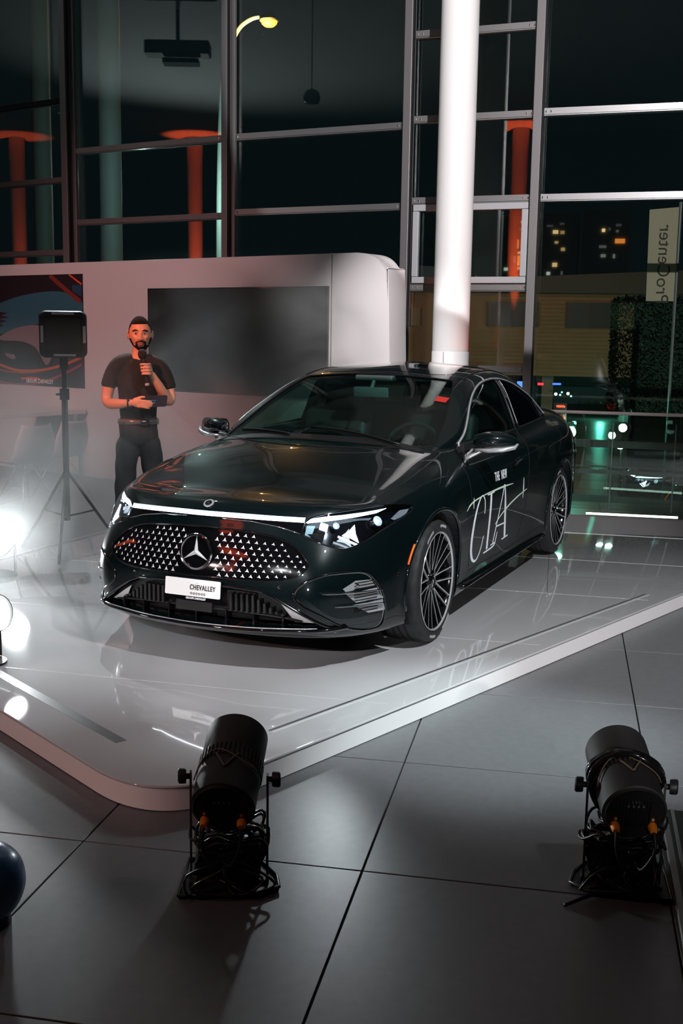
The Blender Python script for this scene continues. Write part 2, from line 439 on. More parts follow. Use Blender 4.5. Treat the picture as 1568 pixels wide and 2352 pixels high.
def cut_region(bm, poly, ax, cond, tagv):
    """cut a convex outline into the mesh; faces inside get the tag layer value"""
    lay = bm.faces.layers.int.get('reg') or bm.faces.layers.int.new('reg')
    a = sum(poly[i][0]*poly[(i+1)%len(poly)][1]-poly[(i+1)%len(poly)][0]*poly[i][1] for i in range(len(poly)))
    if a < 0: poly = poly[::-1]
    xs = [p[0] for p in poly]; ys = [p[1] for p in poly]
    def pj(v): return (v.x, v.z) if ax == 'side' else ((v.y, v.z) if ax == 'front' else (v.x, v.y))
    def mk(x, y): return Vector((x,0,y)) if ax == 'side' else (Vector((0,x,y)) if ax == 'front' else Vector((x,y,0)))
    act = []
    for f in bm.faces:
        c = f.calc_center_median()
        if not cond(c): continue
        pp = [pj(v.co) for v in f.verts]
        if max(p[0] for p in pp) < min(xs) or min(p[0] for p in pp) > max(xs) or max(p[1] for p in pp) < min(ys) or min(p[1] for p in pp) > max(ys): continue
        act.append(f)
    n = len(poly)
    for i in range(n):
        p, q = poly[i], poly[(i+1)%n]; nx, ny = q[1]-p[1], -(q[0]-p[0])
        if math.hypot(nx,ny) < 1e-7: continue
        geom = set(act)
        for f in act: geom.update(f.edges); geom.update(f.verts)
        no = mk(nx, ny); pc = mk(*p)
        r = bmesh.ops.bisect_plane(bm, geom=list(geom), plane_co=pc, plane_no=no, dist=1e-6)
        fs = [g for g in r['geom'] if isinstance(g, bmesh.types.BMFace) and g.is_valid]
        no.normalize()
        act = [f for f in fs if (f.calc_center_median()-pc).dot(no) < 0]
    for f in act: f[lay] = tagv
    return act

BODY = BASE.copy()
# outlines ------------------------------------------------
ARCH_R = .372
def circ(cx, cz, r, n=40): return [(cx+r*math.cos(2*PI*k/n), cz+r*math.sin(2*PI*k/n)) for k in range(n)]
WS = sm2([(-.655,.985),(-.40,.998),(0,1.012),(.40,.998),(.655,.985),(.665,1.03),(.62,1.16),(.53,1.312),(.45,1.335),(.25,1.352),(0,1.358),(-.25,1.352),(-.45,1.335),(-.53,1.312),(-.62,1.16),(-.665,1.03)], 3, True)
DLO = [(.655,.968),(.53,1.055),(.38,1.130),(.24,1.194),(.10,1.248),(-.06,1.292),(-.22,1.316),(-.42,1.326),(-.64,1.314),(-.85,1.280),(-1.06,1.223),(-1.23,1.165),(-1.37,1.100),(-1.47,1.045),(-1.42,1.034),(-1.2,1.030),(-.6,1.022),(0,1.005),(.35,.985)]
def hull(pts):
    pts = sorted(set((round(a,5),round(b,5)) for a,b in pts))
    def half(ps):
        h = []
        for p in ps:
            while len(h) >= 2 and (h[-1][0]-h[-2][0])*(p[1]-h[-2][1])-(h[-1][1]-h[-2][1])*(p[0]-h[-2][0]) <= 1e-9: h.pop()
            h.append(p)
        return h
    lo, up = half(pts), half(pts[::-1]); return lo[:-1]+up[:-1]
WS = hull(WS); DLO = hull(sm2(DLO, 3, True))
def clipx(poly, x0, x1):
    out = []
    for lim, keep in ((x0, lambda p: p[0] >= x0), (x1, lambda p: p[0] <= x1)):
        src = out or poly; out = []
        for i in range(len(src)):
            a, b = src[i], src[(i+1)%len(src)]
            if keep(a): out.append(a)
            if keep(a) != keep(b):
                t = (lim-a[0])/(b[0]-a[0]); out.append((lim, a[1]+t*(b[1]-a[1])))
    return out
def inset(poly, d):
    cx = sum(p[0] for p in poly)/len(poly); cy = sum(p[1] for p in poly)/len(poly); n = len(poly); out = []
    for i in range(n):
        a, b, c = Vector(poly[i-1]), Vector(poly[i]), Vector(poly[(i+1)%n]); t = (c-a).normalized(); nn = Vector((-t[1],t[0]))
        if nn.dot(Vector((cx,cy))-b) < 0: nn = -nn
        out.append(tuple(b+nn*d))
    return out
WIN_F = clipx(DLO, -.455, 2); WIN_R = clipx(DLO, -1.235, -.545); WIN_Q = clipx(DLO, -3, -1.265)
RW = hull(sm2([(-.50,1.16),(0,1.175),(.50,1.16),(.46,1.30),(0,1.33),(-.46,1.30)],3,True))
reg = {}
for s in (1,-1):
    for tagv, poly in ((1,WIN_F),(2,WIN_R),(3,WIN_Q)):
        cut_region(BODY, poly, 'side', lambda c, s=s: c.y*s > .50 and c.z > .9, tagv*10+(1 if s > 0 else 2))
    for cx in (1.395,-1.395):
        cut_region(BODY, circ(cx,.335,ARCH_R), 'side', lambda c, s=s: c.y*s > .40, 99)
cut_region(BODY, WS, 'front', lambda c: .0 < c.x < 1.3 and c.z > .95, 4)
GR = hull(sm2([(-.55,.535),(-.525,.575),(-.46,.625),(-.36,.660),(-.20,.679),(0,.684),(.20,.679),(.36,.660),(.46,.625),(.525,.575),(.55,.535),(.53,.503),(.48,.475),(.40,.460),(.20,.457),(-.20,.457),(-.40,.460),(-.48,.475),(-.53,.503)],3,True))
HL = hull(sm2([(.492,.668),(.490,.725),(.53,.752),(.60,.766),(.70,.778),(.775,.780),(.838,.768),(.846,.735),(.81,.70),(.783,.672),(.742,.635),(.69,.606),(.65,.606),(.578,.633),(.52,.657)],2,True))
cut_region(BODY, GR, 'front', lambda c: c.x > 1.9, 5)
LI = hull(sm2([(-.62,.235),(-.54,.295),(-.46,.345),(-.385,.388),(-.32,.406),(-.14,.414),(.14,.414),(.32,.406),(.385,.388),(.46,.345),(.54,.295),(.62,.235),(.58,.226),(.26,.222),(-.26,.222),(-.58,.226)],3,True))
for s in (1,-1): cut_region(BODY, [(y*s,z) for y,z in HL], 'front', lambda c, s=s: c.x > 1.4 and c.y*s > .4, 7 if s > 0 else 8)
cut_region(BODY, LI, 'front', lambda c: c.x > 1.9, 6)
lay = BODY.faces.layers.int['reg']
def take(val, name, m, off=0.0, thick=.004, parent=None, keep=False):
    fs = [f for f in BODY.faces if f[lay] == val]
    vm = {}; bm = bmesh.new()
    for f in fs:
        for v in f.verts:
            if v not in vm:
                n, _ = base_normal(v.co); vm[v] = (bm.verts.new(v.co+n*off), bm.verts.new(v.co+n*(off-thick)))
        bm.faces.new([vm[v][0] for v in f.verts]); bm.faces.new([vm[v][1] for v in f.verts][::-1])
        for e in f.edges:
            if sum(1 for g in e.link_faces if g[lay] == val) == 1:
                a, b = e.verts
                try: bm.faces.new((vm[a][0], vm[b][0], vm[b][1], vm[a][1]))
                except ValueError: pass
    return obj(name, bm, m, parent if parent is not None else car, smooth=40)
def ring(poly, ax, r, name, m, off=.001, parent=None, flat=None, n=6, step=.02):
    pts = on_body(ax, list(poly)+[poly[0]], off, step)[:-1]
    bm = bmesh.new(); tube(bm, pts, r, n, closed=True, flat=flat); return obj(name, bm, m, parent if parent is not None else car, smooth=True)
for _v in (7,8): take(_v, 'headlamp_lens', M_LENS, -.001, .004)
for _v in (7,8): take(_v, 'headlamp_housing', M_GLOSSBLK, -.05, .004)
o = take(4, 'windscreen', M_WIND, -.004)
for s, nm in ((1,1),(2,1)):
    take(10+s, 'front_side_window', M_SIDEG, -.006); take(20+s, 'rear_side_window', M_DARKG, -.006); take(30+s, 'quarter_window', M_DARKG, -.006)
dele = [f for f in BODY.faces if f[lay] in (4,11,12,21,22,31,32,99,5,6,7,8)]
grille_faces = None
GRILLE = take(5, 'grille', M_GLOSSBLK, -.006, .008); LOWER = take(6, 'lower_intake', M_BLK, -.055, .01)
bmesh.ops.delete(BODY, geom=dele, context='FACES')
# inner returns for the holes: extrude open edges inward
bnd = [e for e in BODY.edges if len(e.link_faces) == 1]
r = bmesh.ops.extrude_edge_only(BODY, edges=bnd)
for v in [g for g in r['geom'] if isinstance(g, bmesh.types.BMVert)]:
    n, _ = base_normal(v.co); c = v.co
    low = c.z < .75 and abs(c.y) > .6 and min(abs(c.x-1.395), abs(c.x+1.395)) < .45
    v.co = Vector((c.x, c.y-math.copysign(.06, c.y), c.z)) if low else c - n*.03
me_b = bpy.data.meshes.new('body'); BODY.normal_update(); BODY.to_mesh(me_b); 
me_b.materials.append(M_PAINT)
me_b.polygons.foreach_set('use_smooth', [True]*len(me_b.polygons))
nrm = []
for v in me_b.vertices: nrm.append(tuple(base_normal(v.co)[0]))
cn = []
for p in me_b.polygons:
    for vi in p.vertices: cn.append(nrm[vi])
me_b.normals_split_custom_set(cn)
body = bpy.data.objects.new('body', me_b); C.objects.link(body); body.parent = car
# ------------------------------------------------------------------ car details
def ribbon2(pts, wd):
    L, R = [], []; n = len(pts)
    for i, p in enumerate(pts):
        a, b = Vector(pts[max(i-1,0)]), Vector(pts[min(i+1,n-1)]); t = (b-a).normalized(); nn = Vector((-t[1],t[0])); w = wd[i] if isinstance(wd,(list,tuple)) else wd
        L.append(tuple(Vector(p)+nn*w/2)); R.append(tuple(Vector(p)-nn*w/2))
    return L+R[::-1]
def seam(pts, ax, r=.0028, name='panel_gap', m=None, off=-.001, parent=None, step=.025, n=6):
    bm = bmesh.new(); tube(bm, on_body(ax, pts, off, step), r, n); return obj(name, bm, m or M_SEAM, parent or car, smooth=True)
# window surrounds, pillars
for s, ax in ((1,'side'),(-1,'sideR')):
    ring(WIN_F, ax, .006, 'window_seal', M_SEAM); ring(WIN_R, ax, .006, 'window_seal', M_SEAM)
    top = [p for p in DLO if True]
    i0 = min(range(len(DLO)), key=lambda i: abs(DLO[i][0]-.655)+abs(DLO[i][1]-.968))
    order = DLO[i0:]+DLO[:i0]
    if order[1][1] < order[2][1] - .2 or order[3][1] < order[0][1]+.02: order = [order[0]]+order[1:][::-1]
    trim = [p for p in order if True]
    k = max(range(len(trim)), key=lambda i: -trim[i][0])
    bm = bmesh.new(); tube(bm, on_body(ax, [(x,z+.004) for x,z in trim[:k+1]], .003, .02), .0075, 6); obj('window_trim', bm, M_SATIN, car, smooth=True)
    patch('pillar_cover', clipx(inset(DLO,.004), -.54, -.46), ax, M_GLOSSBLK, car, .002, .004, .03)
    patch('pillar_cover', clipx(inset(DLO,.004), -1.262, -1.238), ax, M_GLOSSBLK, car, .002, .004, .03)
    for xx in (-.46,-.54):
        z0, z1 = 1.03, 1.315
        seam([(xx,z0),(xx,z1)], ax, .003, 'window_trim', M_SATIN, .004)
    # door gaps
    seam([(.86,.87),(.83,.62),(.80,.40),(.79,.29)], ax); seam([(-.47,1.01),(-.40,.75),(-.395,.45),(-.33,.34),(-.30,.29)], ax)
    seam([(-1.42,1.02),(-1.38,.90),(-1.20,.78)], ax); seam([(.79,.27),(.2,.262),(-.4,.265),(-.95,.28)], ax)
    seam([(.86,.87),(.60,.945)], ax)
    # sill blade
    pts = [(x, s*(.885+.0*abs(x)), .20) for x in np.linspace(.92,-.98,12)]
    bm = bmesh.new(); tube(bm, pts, .028, 8, flat=.55); obj('sill_blade', bm, M_GLOSSBLK, car, smooth=True)
    # arch lips
    for cx in (1.395,-1.395):
        arc = [(cx+.380*math.cos(a), .335+.380*math.sin(a)) for a in np.linspace(math.radians(-14), math.radians(194), 40)]
        bm = bmesh.new(); tube(bm, on_body(ax, arc, -.002, .03), .011, 8); obj('arch_lip', bm, M_PAINT, car, smooth=True)
        M = axes((cx, s*.60, .335), (1,0,0), (0,0,-s), (0,s,0)); bm = bmesh.new()
        lathe(bm, [(.05,.0),(.374,.0),(.374,.27)], M, 40, a0=0 if s > 0 else 0, a1=2*PI); 
        bmesh.ops.delete(bm, geom=[v for v in bm.verts if v.co.z < .14], context='VERTS'); obj('wheel_liner', bm, M_SEAM, car, smooth=40)
    # handles
    for x0, z0, x1, z1 in ((-.005,.80,-.215,.832),(-.89,.835,-1.085,.864)):
        patch('handle_recess', rrect_line := ribbon2([(x0,z0),(x1,z1)], .038), ax, M_GLOSSBLK, car, .0008, .003, .03)
        bm = bmesh.new(); q = on_body(ax, [(x0-.01,z0+.003),(x1+.01,z1-.003)], .016, .03); tube(bm, q, [.006]+[.0105]*(len(q)-2)+[.006], 8, flat=.6)
        obj('door_handle', bm, M_PAINT, car, smooth=True)
    # charging/character crease line
    # mirror
    mo = 0 if s > 0 else .055
    bm = bmesh.new()
    cy = s*.985
    prof = [(0,.0,.0)]
    c0 = Vector((.63, s*.985, 1.0))
    vs = []; rings = []
    N1 = 9
    for i in range(N1):
        t = i/(N1-1); y = (.86+ t*.245) if s > 0 else (.80+t*.20)
        hgt = (.070*math.sin(PI*min(1,(t*.86+.13)))**.6)+.004; dep = (.085*math.sin(PI*min(1,t*.80+.2))**.7)+.004
        cz = 1.012+.012*t-.018*t*t; cxx = .645-.05*t
        rg = []
        for k in range(16):
            a = 2*PI*k/16; ca, sa = math.cos(a), math.sin(a)
            x = cxx + dep*(math.copysign(abs(ca)**.8, ca) if ca > 0 else .38*ca); z = cz + hgt*.78*math.copysign(abs(sa)**.85, sa)*(1.0 if sa > 0 else .62)
            rg.append(bm.verts.new((x, s*y, z)))
        rings.append(rg)
    for i in range(N1-1):
        for k in range(16): bm.faces.new((rings[i][k], rings[i][(k+1)%16], rings[i+1][(k+1)%16], rings[i+1][k]))
    bm.faces.new(rings[0]); bm.faces.new(rings[-1]); bmesh.ops.recalc_face_normals(bm, faces=list(bm.faces))
    bmesh.ops.subdivide_edges(bm, edges=list(bm.edges), cuts=1, use_grid_fill=True, smooth=.4)
    mir = obj('wing_mirror', bm, M_PAINT, car, smooth=60)
    bm = bmesh.new(); tube(bm, [(.71,s*(.875-mo),.966),(.715,s*(.95-mo),.965),(.70,s*(1.04-mo*1.8),.974),(.665,s*(1.095-mo*2),.985),(.64,s*(1.108-mo*2),1.005)], [.008,.013,.014,.012,.007], 8, flat=1.0); obj('silver_accent', bm, M_SATIN, mir, smooth=True)
    bm = bmesh.new(); tube(bm, [(.72,s*.80,.895),(.70,s*(.85-mo*.6),.93),(.675,s*(.91-mo),.965),(.655,s*(.96-mo),.98)], [.026,.022,.022,.026], 10, flat=.55); obj('mirror_arm', bm, M_SATIN, mir, smooth=True)
    bm = bmesh.new(); prism(bm, rrect(.20,.115,.035), 0, .004, axes((.600,s*(.99-mo*1.5),1.008),(0,-1,0),(0,0,1),(-1,0,0))); obj('mirror_glass', bm, M_CHROME, mir)
    tri = [(.70,.945),(.62,.965),(.64,1.0),(.72,.955),(.80,.90),(.78,.88)]
    patch('mirror_foot', [(.80,.895),(.74,.955),(.66,.99),(.665,.965),(.72,.915),(.77,.868)], ax, M_GLOSSBLK, car, .004, .006, .03)
# windscreen surround and dark band
bm = bmesh.new(); WSH = [(y,z) for y,z in WS]
ring(WS, 'front', .005, 'windscreen_seal', M_SEAM, .000)
# hood gap and crease lines
hood = [(1.02,.70),(1.2,.725),(1.45,.742),(1.70,.715),(1.90,.655),(2.02,.585),(2.10,.49)]
for s in (1,-1):
    seam([(x,y*s) for x,y in hood], 'top', .0022, 'hood_gap')
seam([(y,.783) for y in np.linspace(-.48,.48,9)], 'front', .0022, 'hood_gap', off=-.002)
seam([(x,y) for x,y in ((.98,-.66),(1.03,-.40),(1.07,0),(1.03,.40),(.98,.66))], 'top', .006, 'hood_gap')
# cowl panel and wipers
patch('cowl_panel', sm2([(.995,-.62),(1.035,-.40),(1.075,0),(1.035,.40),(.995,.62),(.93,.60),(.965,.3),(.985,0),(.965,-.3),(.93,-.60)],2,True), 'top', M_BLK, car, .003, .004, .05)
for pts in ([(1.00,.52),(.965,.35),(.925,.10),(.905,-.08)],[(1.02,-.16),(.97,-.30),(.91,-.45),(.88,-.55)]):
    q = on_body('top', pts, .018, .05); bm = bmesh.new(); tube(bm, q, .006, 6); tube(bm, [p+Vector((0,0,-.010)) for p in q], .004, 5); obj('wiper', bm, M_BLK, car, smooth=True)
# light strip across the nose
st = [(y, .757-.012*(abs(y)/.48)**2.5) for y in np.linspace(-.485,.485,33)]
patch('light_strip', [(y, z) for y, z in st]+[(y, z-.021) for y, z in st[::-1]], 'front', M_LEDS, car, .003, .004, .05)
patch('strip_core', [(y, z-.013) for y, z in st]+[(y, z-.020) for y, z in st[::-1]], 'front', M_LED, car, .0045, .002, .05)
bm = bmesh.new()
for i in range(150):
    y = -.475+.95*i/149; z = .757-.012*(abs(y)/.48)**2.5
    p = hit('front', y, z-.004); n, _ = base_normal(p); box(bm, (0,0,0), (.0012,.0022,.008), axes(p+n*.004, n, (0,1,0), (0,0,1)))
tag(obj('strip_ribs', bm, M_SEAM, car), kind='stuff')
patch('strip_shroud', [(y, z-.022) for y, z in st]+[(y, z-.026-.045*(abs(y)/.485)**3) for y, z in st[::-1]], 'front', M_GLOSSBLK, car, .002, .003, .05)
for s in (1,-1):
    bm = bmesh.new(); tube(bm, on_body('front', [(s*.10,.727),(s*.25,.722),(s*.38,.703),(s*.482,.674)], .003, .03), .0026, 6); obj('strip_trim', bm, M_CHROME, car, smooth=True)
# hood badge
p = hit('top', 2.225, .0); n, _ = base_normal(hit('front',0,.789)); 
Mb = axes(hit('front',0,.789)+n*.001, (0,1,0), n.cross(Vector((0,1,0))), n)
bm = bmesh.new(); lathe(bm, [(0,.0),(.027,.0),(.027,.003),(.018,.004),(0,.0035)], Mb, 32); bad = obj('hood_badge', bm, M_SATIN, car, smooth=40)
def star_poly(R, w, rot=0):
    out = []
    for k in range(3):
        a = math.radians(90+120*k)+rot; b = a+math.radians(60)
        out += [(R*math.cos(a), R*math.sin(a)), (w*math.cos(b), w*math.sin(b))]
    return out
def star_solid(bm, R, w, h, M):
    poly = star_poly(R, w); ctr = bm.verts.new(M @ Vector((0,0,h))); v = [bm.verts.new(M @ Vector((x,y,0))) for x,y in poly]
    lo = [bm.verts.new(M @ Vector((x,y,-h*.5))) for x,y in poly]
    for i in range(6):
        bm.faces.new((v[i], v[(i+1)%6], ctr)); bm.faces.new((lo[i], lo[(i+1)%6], v[(i+1)%6], v[i]))
bm = bmesh.new(); lathe(bm, [(0,.004),(.0175,.004),(.0175,.0046),(0,.0046)], Mb, 24); obj('badge_disc', bm, M_GLOSSBLK, bad)
bm = bmesh.new(); star_solid(bm, .0165, .0028, .0015, Mb @ Matrix.Translation((0,0,.0050))); obj('badge_star', bm, M_CHROME, bad)
# big star emblem
pe = hit('front', 0, .57); Me = axes(pe+Vector((.004,0,0)), (0,1,0), (-.12,0,1), (1,0,.12))
bm = bmesh.new(); lathe(bm, [(0,0),(.088,0),(.090,.008),(.086,.016),(.079,.018),(.076,.014),(.0755,.006)], Me, 56); em = obj('star_emblem', bm, M_CHROME, car, smooth=40)
bm = bmesh.new(); lathe(bm, [(0,.0065),(.0762,.0065),(.0762,.0045)], Me, 48); obj('emblem_disc', bm, M_GLOSSBLK, em, smooth=40)
bm = bmesh.new(); star_solid(bm, .0775, .0125, .011, Me @ Matrix.Translation((0,0,.009))); obj('emblem_star', bm, M_STUD, em)
# grille studs (small three-pointed stars)
ring(GR, 'front', .004, 'grille_rim', M_GLOSSBLK, .001)
bm = bmesh.new(); star_solid(bm, 1, .37, .28, Matrix.Identity(4)); me_s = bpy.data.meshes.new('grille_star'); bm.to_mesh(me_s); bm.free(); me_s.materials.append(M_STUD)
def in_poly(poly, x, y):
    c = False; n = len(poly)
    for i in range(n):
        x1,y1 = poly[i]; x2,y2 = poly[(i+1)%n]
        if (y1>y) != (y2>y) and x < (x2-x1)*(y-y1)/(y2-y1)+x1: c = not c
    return c
GRI = inset(GR, .014)
for j in range(8):
    for i in range(-14, 15):
        z = .470+.0272*j; sg = 1 if i > 0 else -1
        if i == 0: continue
        y = sg*(.088+(abs(i)-1)*.0405 + (.020 if j%2 else 0)); ro = abs(y)
        z2 = z + (z-.57)*(-.16*(ro/.5)**2)
        if not in_poly(GRI, y, z2) or math.hypot(y, z2-.57) < .103: continue
        p = hit('front', y, z2); n, _ = base_normal(p)
        o = bpy.data.objects.new('grille_star', me_s); C.objects.link(o); o.parent = GRILLE
        s_ = .0150-.005*min(1, ro/.5)
        o.matrix_world = axes(p-n*.006, (0,1,0), n.cross(Vector((0,1,0))), n) @ Matrix.Scale(s_, 4)
# plate
Mp = axes((2.392,0,.392), (0,1,0), (-.10,0,1), (1,0,.10))
bm = bmesh.new(); prism(bm, rrect(.318,.108,.008), -.012, 0, Mp); pl = obj('license_plate', bm, M_GLOSSBLK, car); pl['label'] = 'white dealer plate with black lettering'
bm = bmesh.new(); prism(bm, rrect(.306,.084,.006), 0, .003, Mp @ Matrix.Translation((0,.008,0))); obj('plate_panel', bm, mat('plate_white',(.86,.86,.86),.35, emit=None), pl)
text_obj('plate_lettering', 'CHEVALLEY', .034, Mp @ Matrix.Translation((.056,.010,.0034)), mat('print_black',(.01,.01,.01),.5), pl, sx=.72, bold=.0006, space=1.12)
text_obj('frame_lettering', 'GROUPE CHEVALLEY', .013, Mp @ Matrix.Translation((.02,-.0435,.0008)), M_WHITE, pl, sx=.9, bold=.0004)
bm = bmesh.new()
for k in range(6): lathe(bm, [(.0028,.0004),(.0058,.0004),(.0058,0),(.0028,0)], Mp @ Matrix.Translation((-.005+.0145*k,-.019,.0034)), 12, close=True)
obj('plate_logo_row', bm, mat('print_grey',(.08,.08,.08),.5), pl)
bm = bmesh.new(); prism(bm, rrect(.20,.05,.004), 0, .002, Mp @ Matrix.Translation((0,-.08,-.02))); obj('plate_bracket', bm, M_BLK, pl)
# lower intake: fins, flaps, lip
for i, y in enumerate(np.linspace(.19,.44,10)):
    for s in (1,-1):
        p = hit('front', s*y, .36); bm = bmesh.new(); top = .385-.10*max(0,(y-.30))/.15; box(bm, (p.x-.035, s*y, (top+.30)/2), (.05,.012,top-.30)); obj('intake_fin', bm, M_BLK, LOWER)
for y in (-.46,-.32,-.16,0,.16,.30,.44):
    p = hit('front', y, .27); z1 = .30 if abs(y) < .2 else .29
    bm = bmesh.new(); box(bm, (p.x-.03, y, (.225+z1)/2), (.05,.008,z1-.225)); obj('intake_strut', bm, M_GLOSSBLK, LOWER)
bm = bmesh.new(); pts = [(hit('front', y, .30).x-.03, y, .298-.03*(abs(y)/.5)**3) for y in np.linspace(-.52,.52,15)]; tube(bm, pts, .010, 8, flat=.6); obj('intake_bar', bm, M_BLK, LOWER, smooth=True)
for s in (1,-1):
    patch('intake_flap', [(s*y,z) for y,z in [(.43,.345),(.475,.315),(.60,.238),(.49,.240)]], 'front', mat('flap_grey',(.60,.60,.61),.35), LOWER, -.035, .004, .05)
    bm = bmesh.new(); tube(bm, on_body('front', [(s*y,z) for y,z in [(.02,.422),(.20,.422),(.33,.412),(.40,.385),(.47,.345),(.56,.292),(.66,.222)]], .004, .02), .007, 8); obj('intake_frame', bm, M_GLOSSBLK, LOWER, smooth=True)
lip = [(y, .208+.018*(abs(y)/.66)**2) for y in np.linspace(-.70,.70,29)]
bm = bmesh.new(); tube(bm, [p+Vector((.012,0,0)) for p in on_body('front', lip, .0, .05)], .016, 10, flat=.7); obj('splitter', bm, M_GLOSSBLK, car, smooth=True)
bm = bmesh.new(); tube(bm, [p+Vector((.024,0,.010)) for p in on_body('front', [(y,z+.004) for y,z in lip[2:-2]], .0, .05)], .0028, 6); obj('splitter_trim', bm, M_SATIN, car, smooth=True)
# side intakes (outer bumper)
FOG = [(.499,.398),(.524,.442),(.573,.475),(.643,.497),(.725,.495),(.762,.478),(.787,.433),(.808,.366),(.812,.278),(.793,.205),(.752,.192),(.696,.222),(.615,.298),(.531,.351)]
for s in (1,-1):
    P = sm2([(s*y,z) for y,z in FOG], 4, True)
    ring(P, 'front', .0065, 'intake_groove', M_GLOSSBLK, .002)
    ring([( (y-s*.65)*.97+s*.65, (z-.35)*.965+.35) for y,z in P], 'front', .0022, 'intake_piping', M_CHROME, .0)
    for k, poly in enumerate(([(.691,.421),(.728,.452),(.772,.447),(.785,.412),(.700,.405)], [(.698,.398),(.790,.402),(.800,.362),(.812,.345),(.730,.345)], [(.722,.335),(.806,.338),(.811,.281),(.764,.283),(.733,.320)])):
        f = patch('intake_insert', [(s*y,z) for y,z in poly], 'front', M_SATIN, car, .002, .004, .03)
        for j in range(3):
            zz = sum(p[1] for p in poly)/len(poly)+(-.014+.014*j)
            bm = bmesh.new(); tube(bm, on_body('front', [(s*.725,zz),(s*.79,zz+.001)], .004, .03), .0022, 5); obj('insert_slot', bm, M_SEAM, f, smooth=True)
    for a, b in (((.618,.409),(.803,.392)),((.661,.342),(.806,.326))):
        q = on_body('front', [(s*a[0],a[1]),(s*b[0],b[1])], .016 if s > 0 else .005, .02); bm = bmesh.new(); tube(bm, q, [.002]+[.0065]*(len(q)-1), 6, flat=.5); obj('intake_blade', bm, M_CHROME, car, smooth=True)
    p = hit('front', s*.732, .430); n, _ = base_normal(p); bm = bmesh.new(); lathe(bm, [(0,.006),(.008,.006),(.010,.0),(.0,0)], axes(p+n*.004, n.cross(Vector((0,0,1))), (0,0,1), n), 16); obj('parking_sensor', bm, M_CHROME, car, smooth=True)
for y, z in ((.43,.435),(-.36,.435),(.845,.45)):
    p = hit('front', y, z); n, _ = base_normal(p); bm = bmesh.new(); lathe(bm, [(0,.001),(.006,.001),(.009,.003),(.011,.002),(.011,0),(0,0)], axes(p+n*.001, n.cross(Vector((0,0,1))), (0,0,1), n), 20); obj('parking_sensor', bm, M_GLOSSBLK, car, smooth=True)
for s in (1,-1):   # amber side reflectors
    ax = 'side' if s > 0 else 'sideR'
    arc = [(1.395+.392*math.cos(a), .335+.392*math.sin(a)) for a in np.linspace(math.radians(22), math.radians(38), 6)]
    bm = bmesh.new(); tube(bm, on_body(ax, arc, .001, .03), .005, 6); obj('side_marker', bm, M_AMB, car, smooth=True)
# headlamp internals
for s in (1,-1):
    def hp(y, z, d=-.02):
        p = hit('front', s*y, z); n, _ = base_normal(p); return p+n*d, n
    HLs = [(s*y,z) for y,z in HL]
    hl = obj('headlamp', (lambda bm: (tube(bm, on_body('front', HLs+[HLs[0]], .001, .02)[:-1], .0035, 6, closed=True), bm)[1])(bmesh.new()), M_GLOSSBLK, car, smooth=True)
    patch('running_light', [(s*y,z) for y,z in [(.497,.742),(.56,.752),(.63,.757),(.70,.765),(.765,.772),(.745,.757),(.68,.744),(.61,.735),(.55,.729),(.497,.724)]], 'front', M_LEDS, hl, -.010, .003, .03)
    patch('running_core', [(s*y,z) for y,z in [(.497,.733),(.56,.739),(.63,.745),(.70,.755),(.765,.771),(.745,.757),(.68,.744),(.61,.735),(.55,.729),(.497,.724)]], 'front', M_LED, hl, -.007, .003, .03)
    # glowing star
    q, n = hp(.684,.668,-.016); xx = Vector((0,1,0)); xx = (xx-n*xx.dot(n)).normalized(); Ms = axes(q, xx, n.cross(xx), n)
    bm = bmesh.new(); prism(bm, star_poly(.052,.020), 0, .006, Ms); obj('star_lamp', bm, mat('led_star',(1,1,1),.3,emit=(.85,.95,1),es=14), hl)
    bm = bmesh.new(); box(bm, (0,-.040,.002), (.125,.008,.006), Ms); obj('lamp_bar', bm, M_LED, hl)
    for y, z, r, m in ((.618,.712,.017,M_CHROME),(.765,.722,.026,M_CHROME)):
        q, n = hp(y, z, -.03); xx = Vector((0,1,0)); xx = (xx-n*xx.dot(n)).normalized(); Ms = axes(q, xx, n.cross(xx), n)
        bm = bmesh.new(); lathe(bm, [(r*.35,-.012),(r*.8,-.004),(r,.010),(r*1.12,.010),(r*1.12,-.012)], Ms, 24); a_ = obj('projector', bm, m, hl, smooth=40)
        bm = bmesh.new(); lathe(bm, [(r*.8,-.002),(r*.6,.006),(r*.3,.010),(0,.011)], Ms, 20); obj('projector_lens', bm, mat('lamp_glass_white',(.75,.85,.95),.1,emit=(.8,.92,1),es=.8), a_, smooth=True)
    q, n = hp(.57,.707,-.02); xx = Vector((0,1,0)); xx = (xx-n*xx.dot(n)).normalized(); Ms = axes(q, xx, n.cross(xx), n)
    bm = bmesh.new(); prism(bm, rrect(.040,.038,.006), 0, .008, Ms); obj('reflector_block', bm, mat('reflector_white',(.7,.75,.75),.25,emit=(.8,.92,1),es=.6), hl)
    patch('reflector_side', [(s*y,z) for y,z in [(.50,.675),(.50,.715),(.535,.715),(.53,.665)]], 'front', mat('reflector_teal',(.45,.62,.62),.2,.3), hl, -.02, .003, .03)
    patch('corner_reflector', [(s*y,z) for y,z in [(.812,.755),(.838,.755),(.838,.728),(.812,.712),(.80,.722)]], 'front', M_SATIN, hl, -.01, .003, .03)
    p = hit('front', s*.66, .66)
    spot('headlamp_beam', (2.14, s*.66, .66), (6, s*.8+.2, .1), 30, 70, .6, (.85,.95,1), .04)
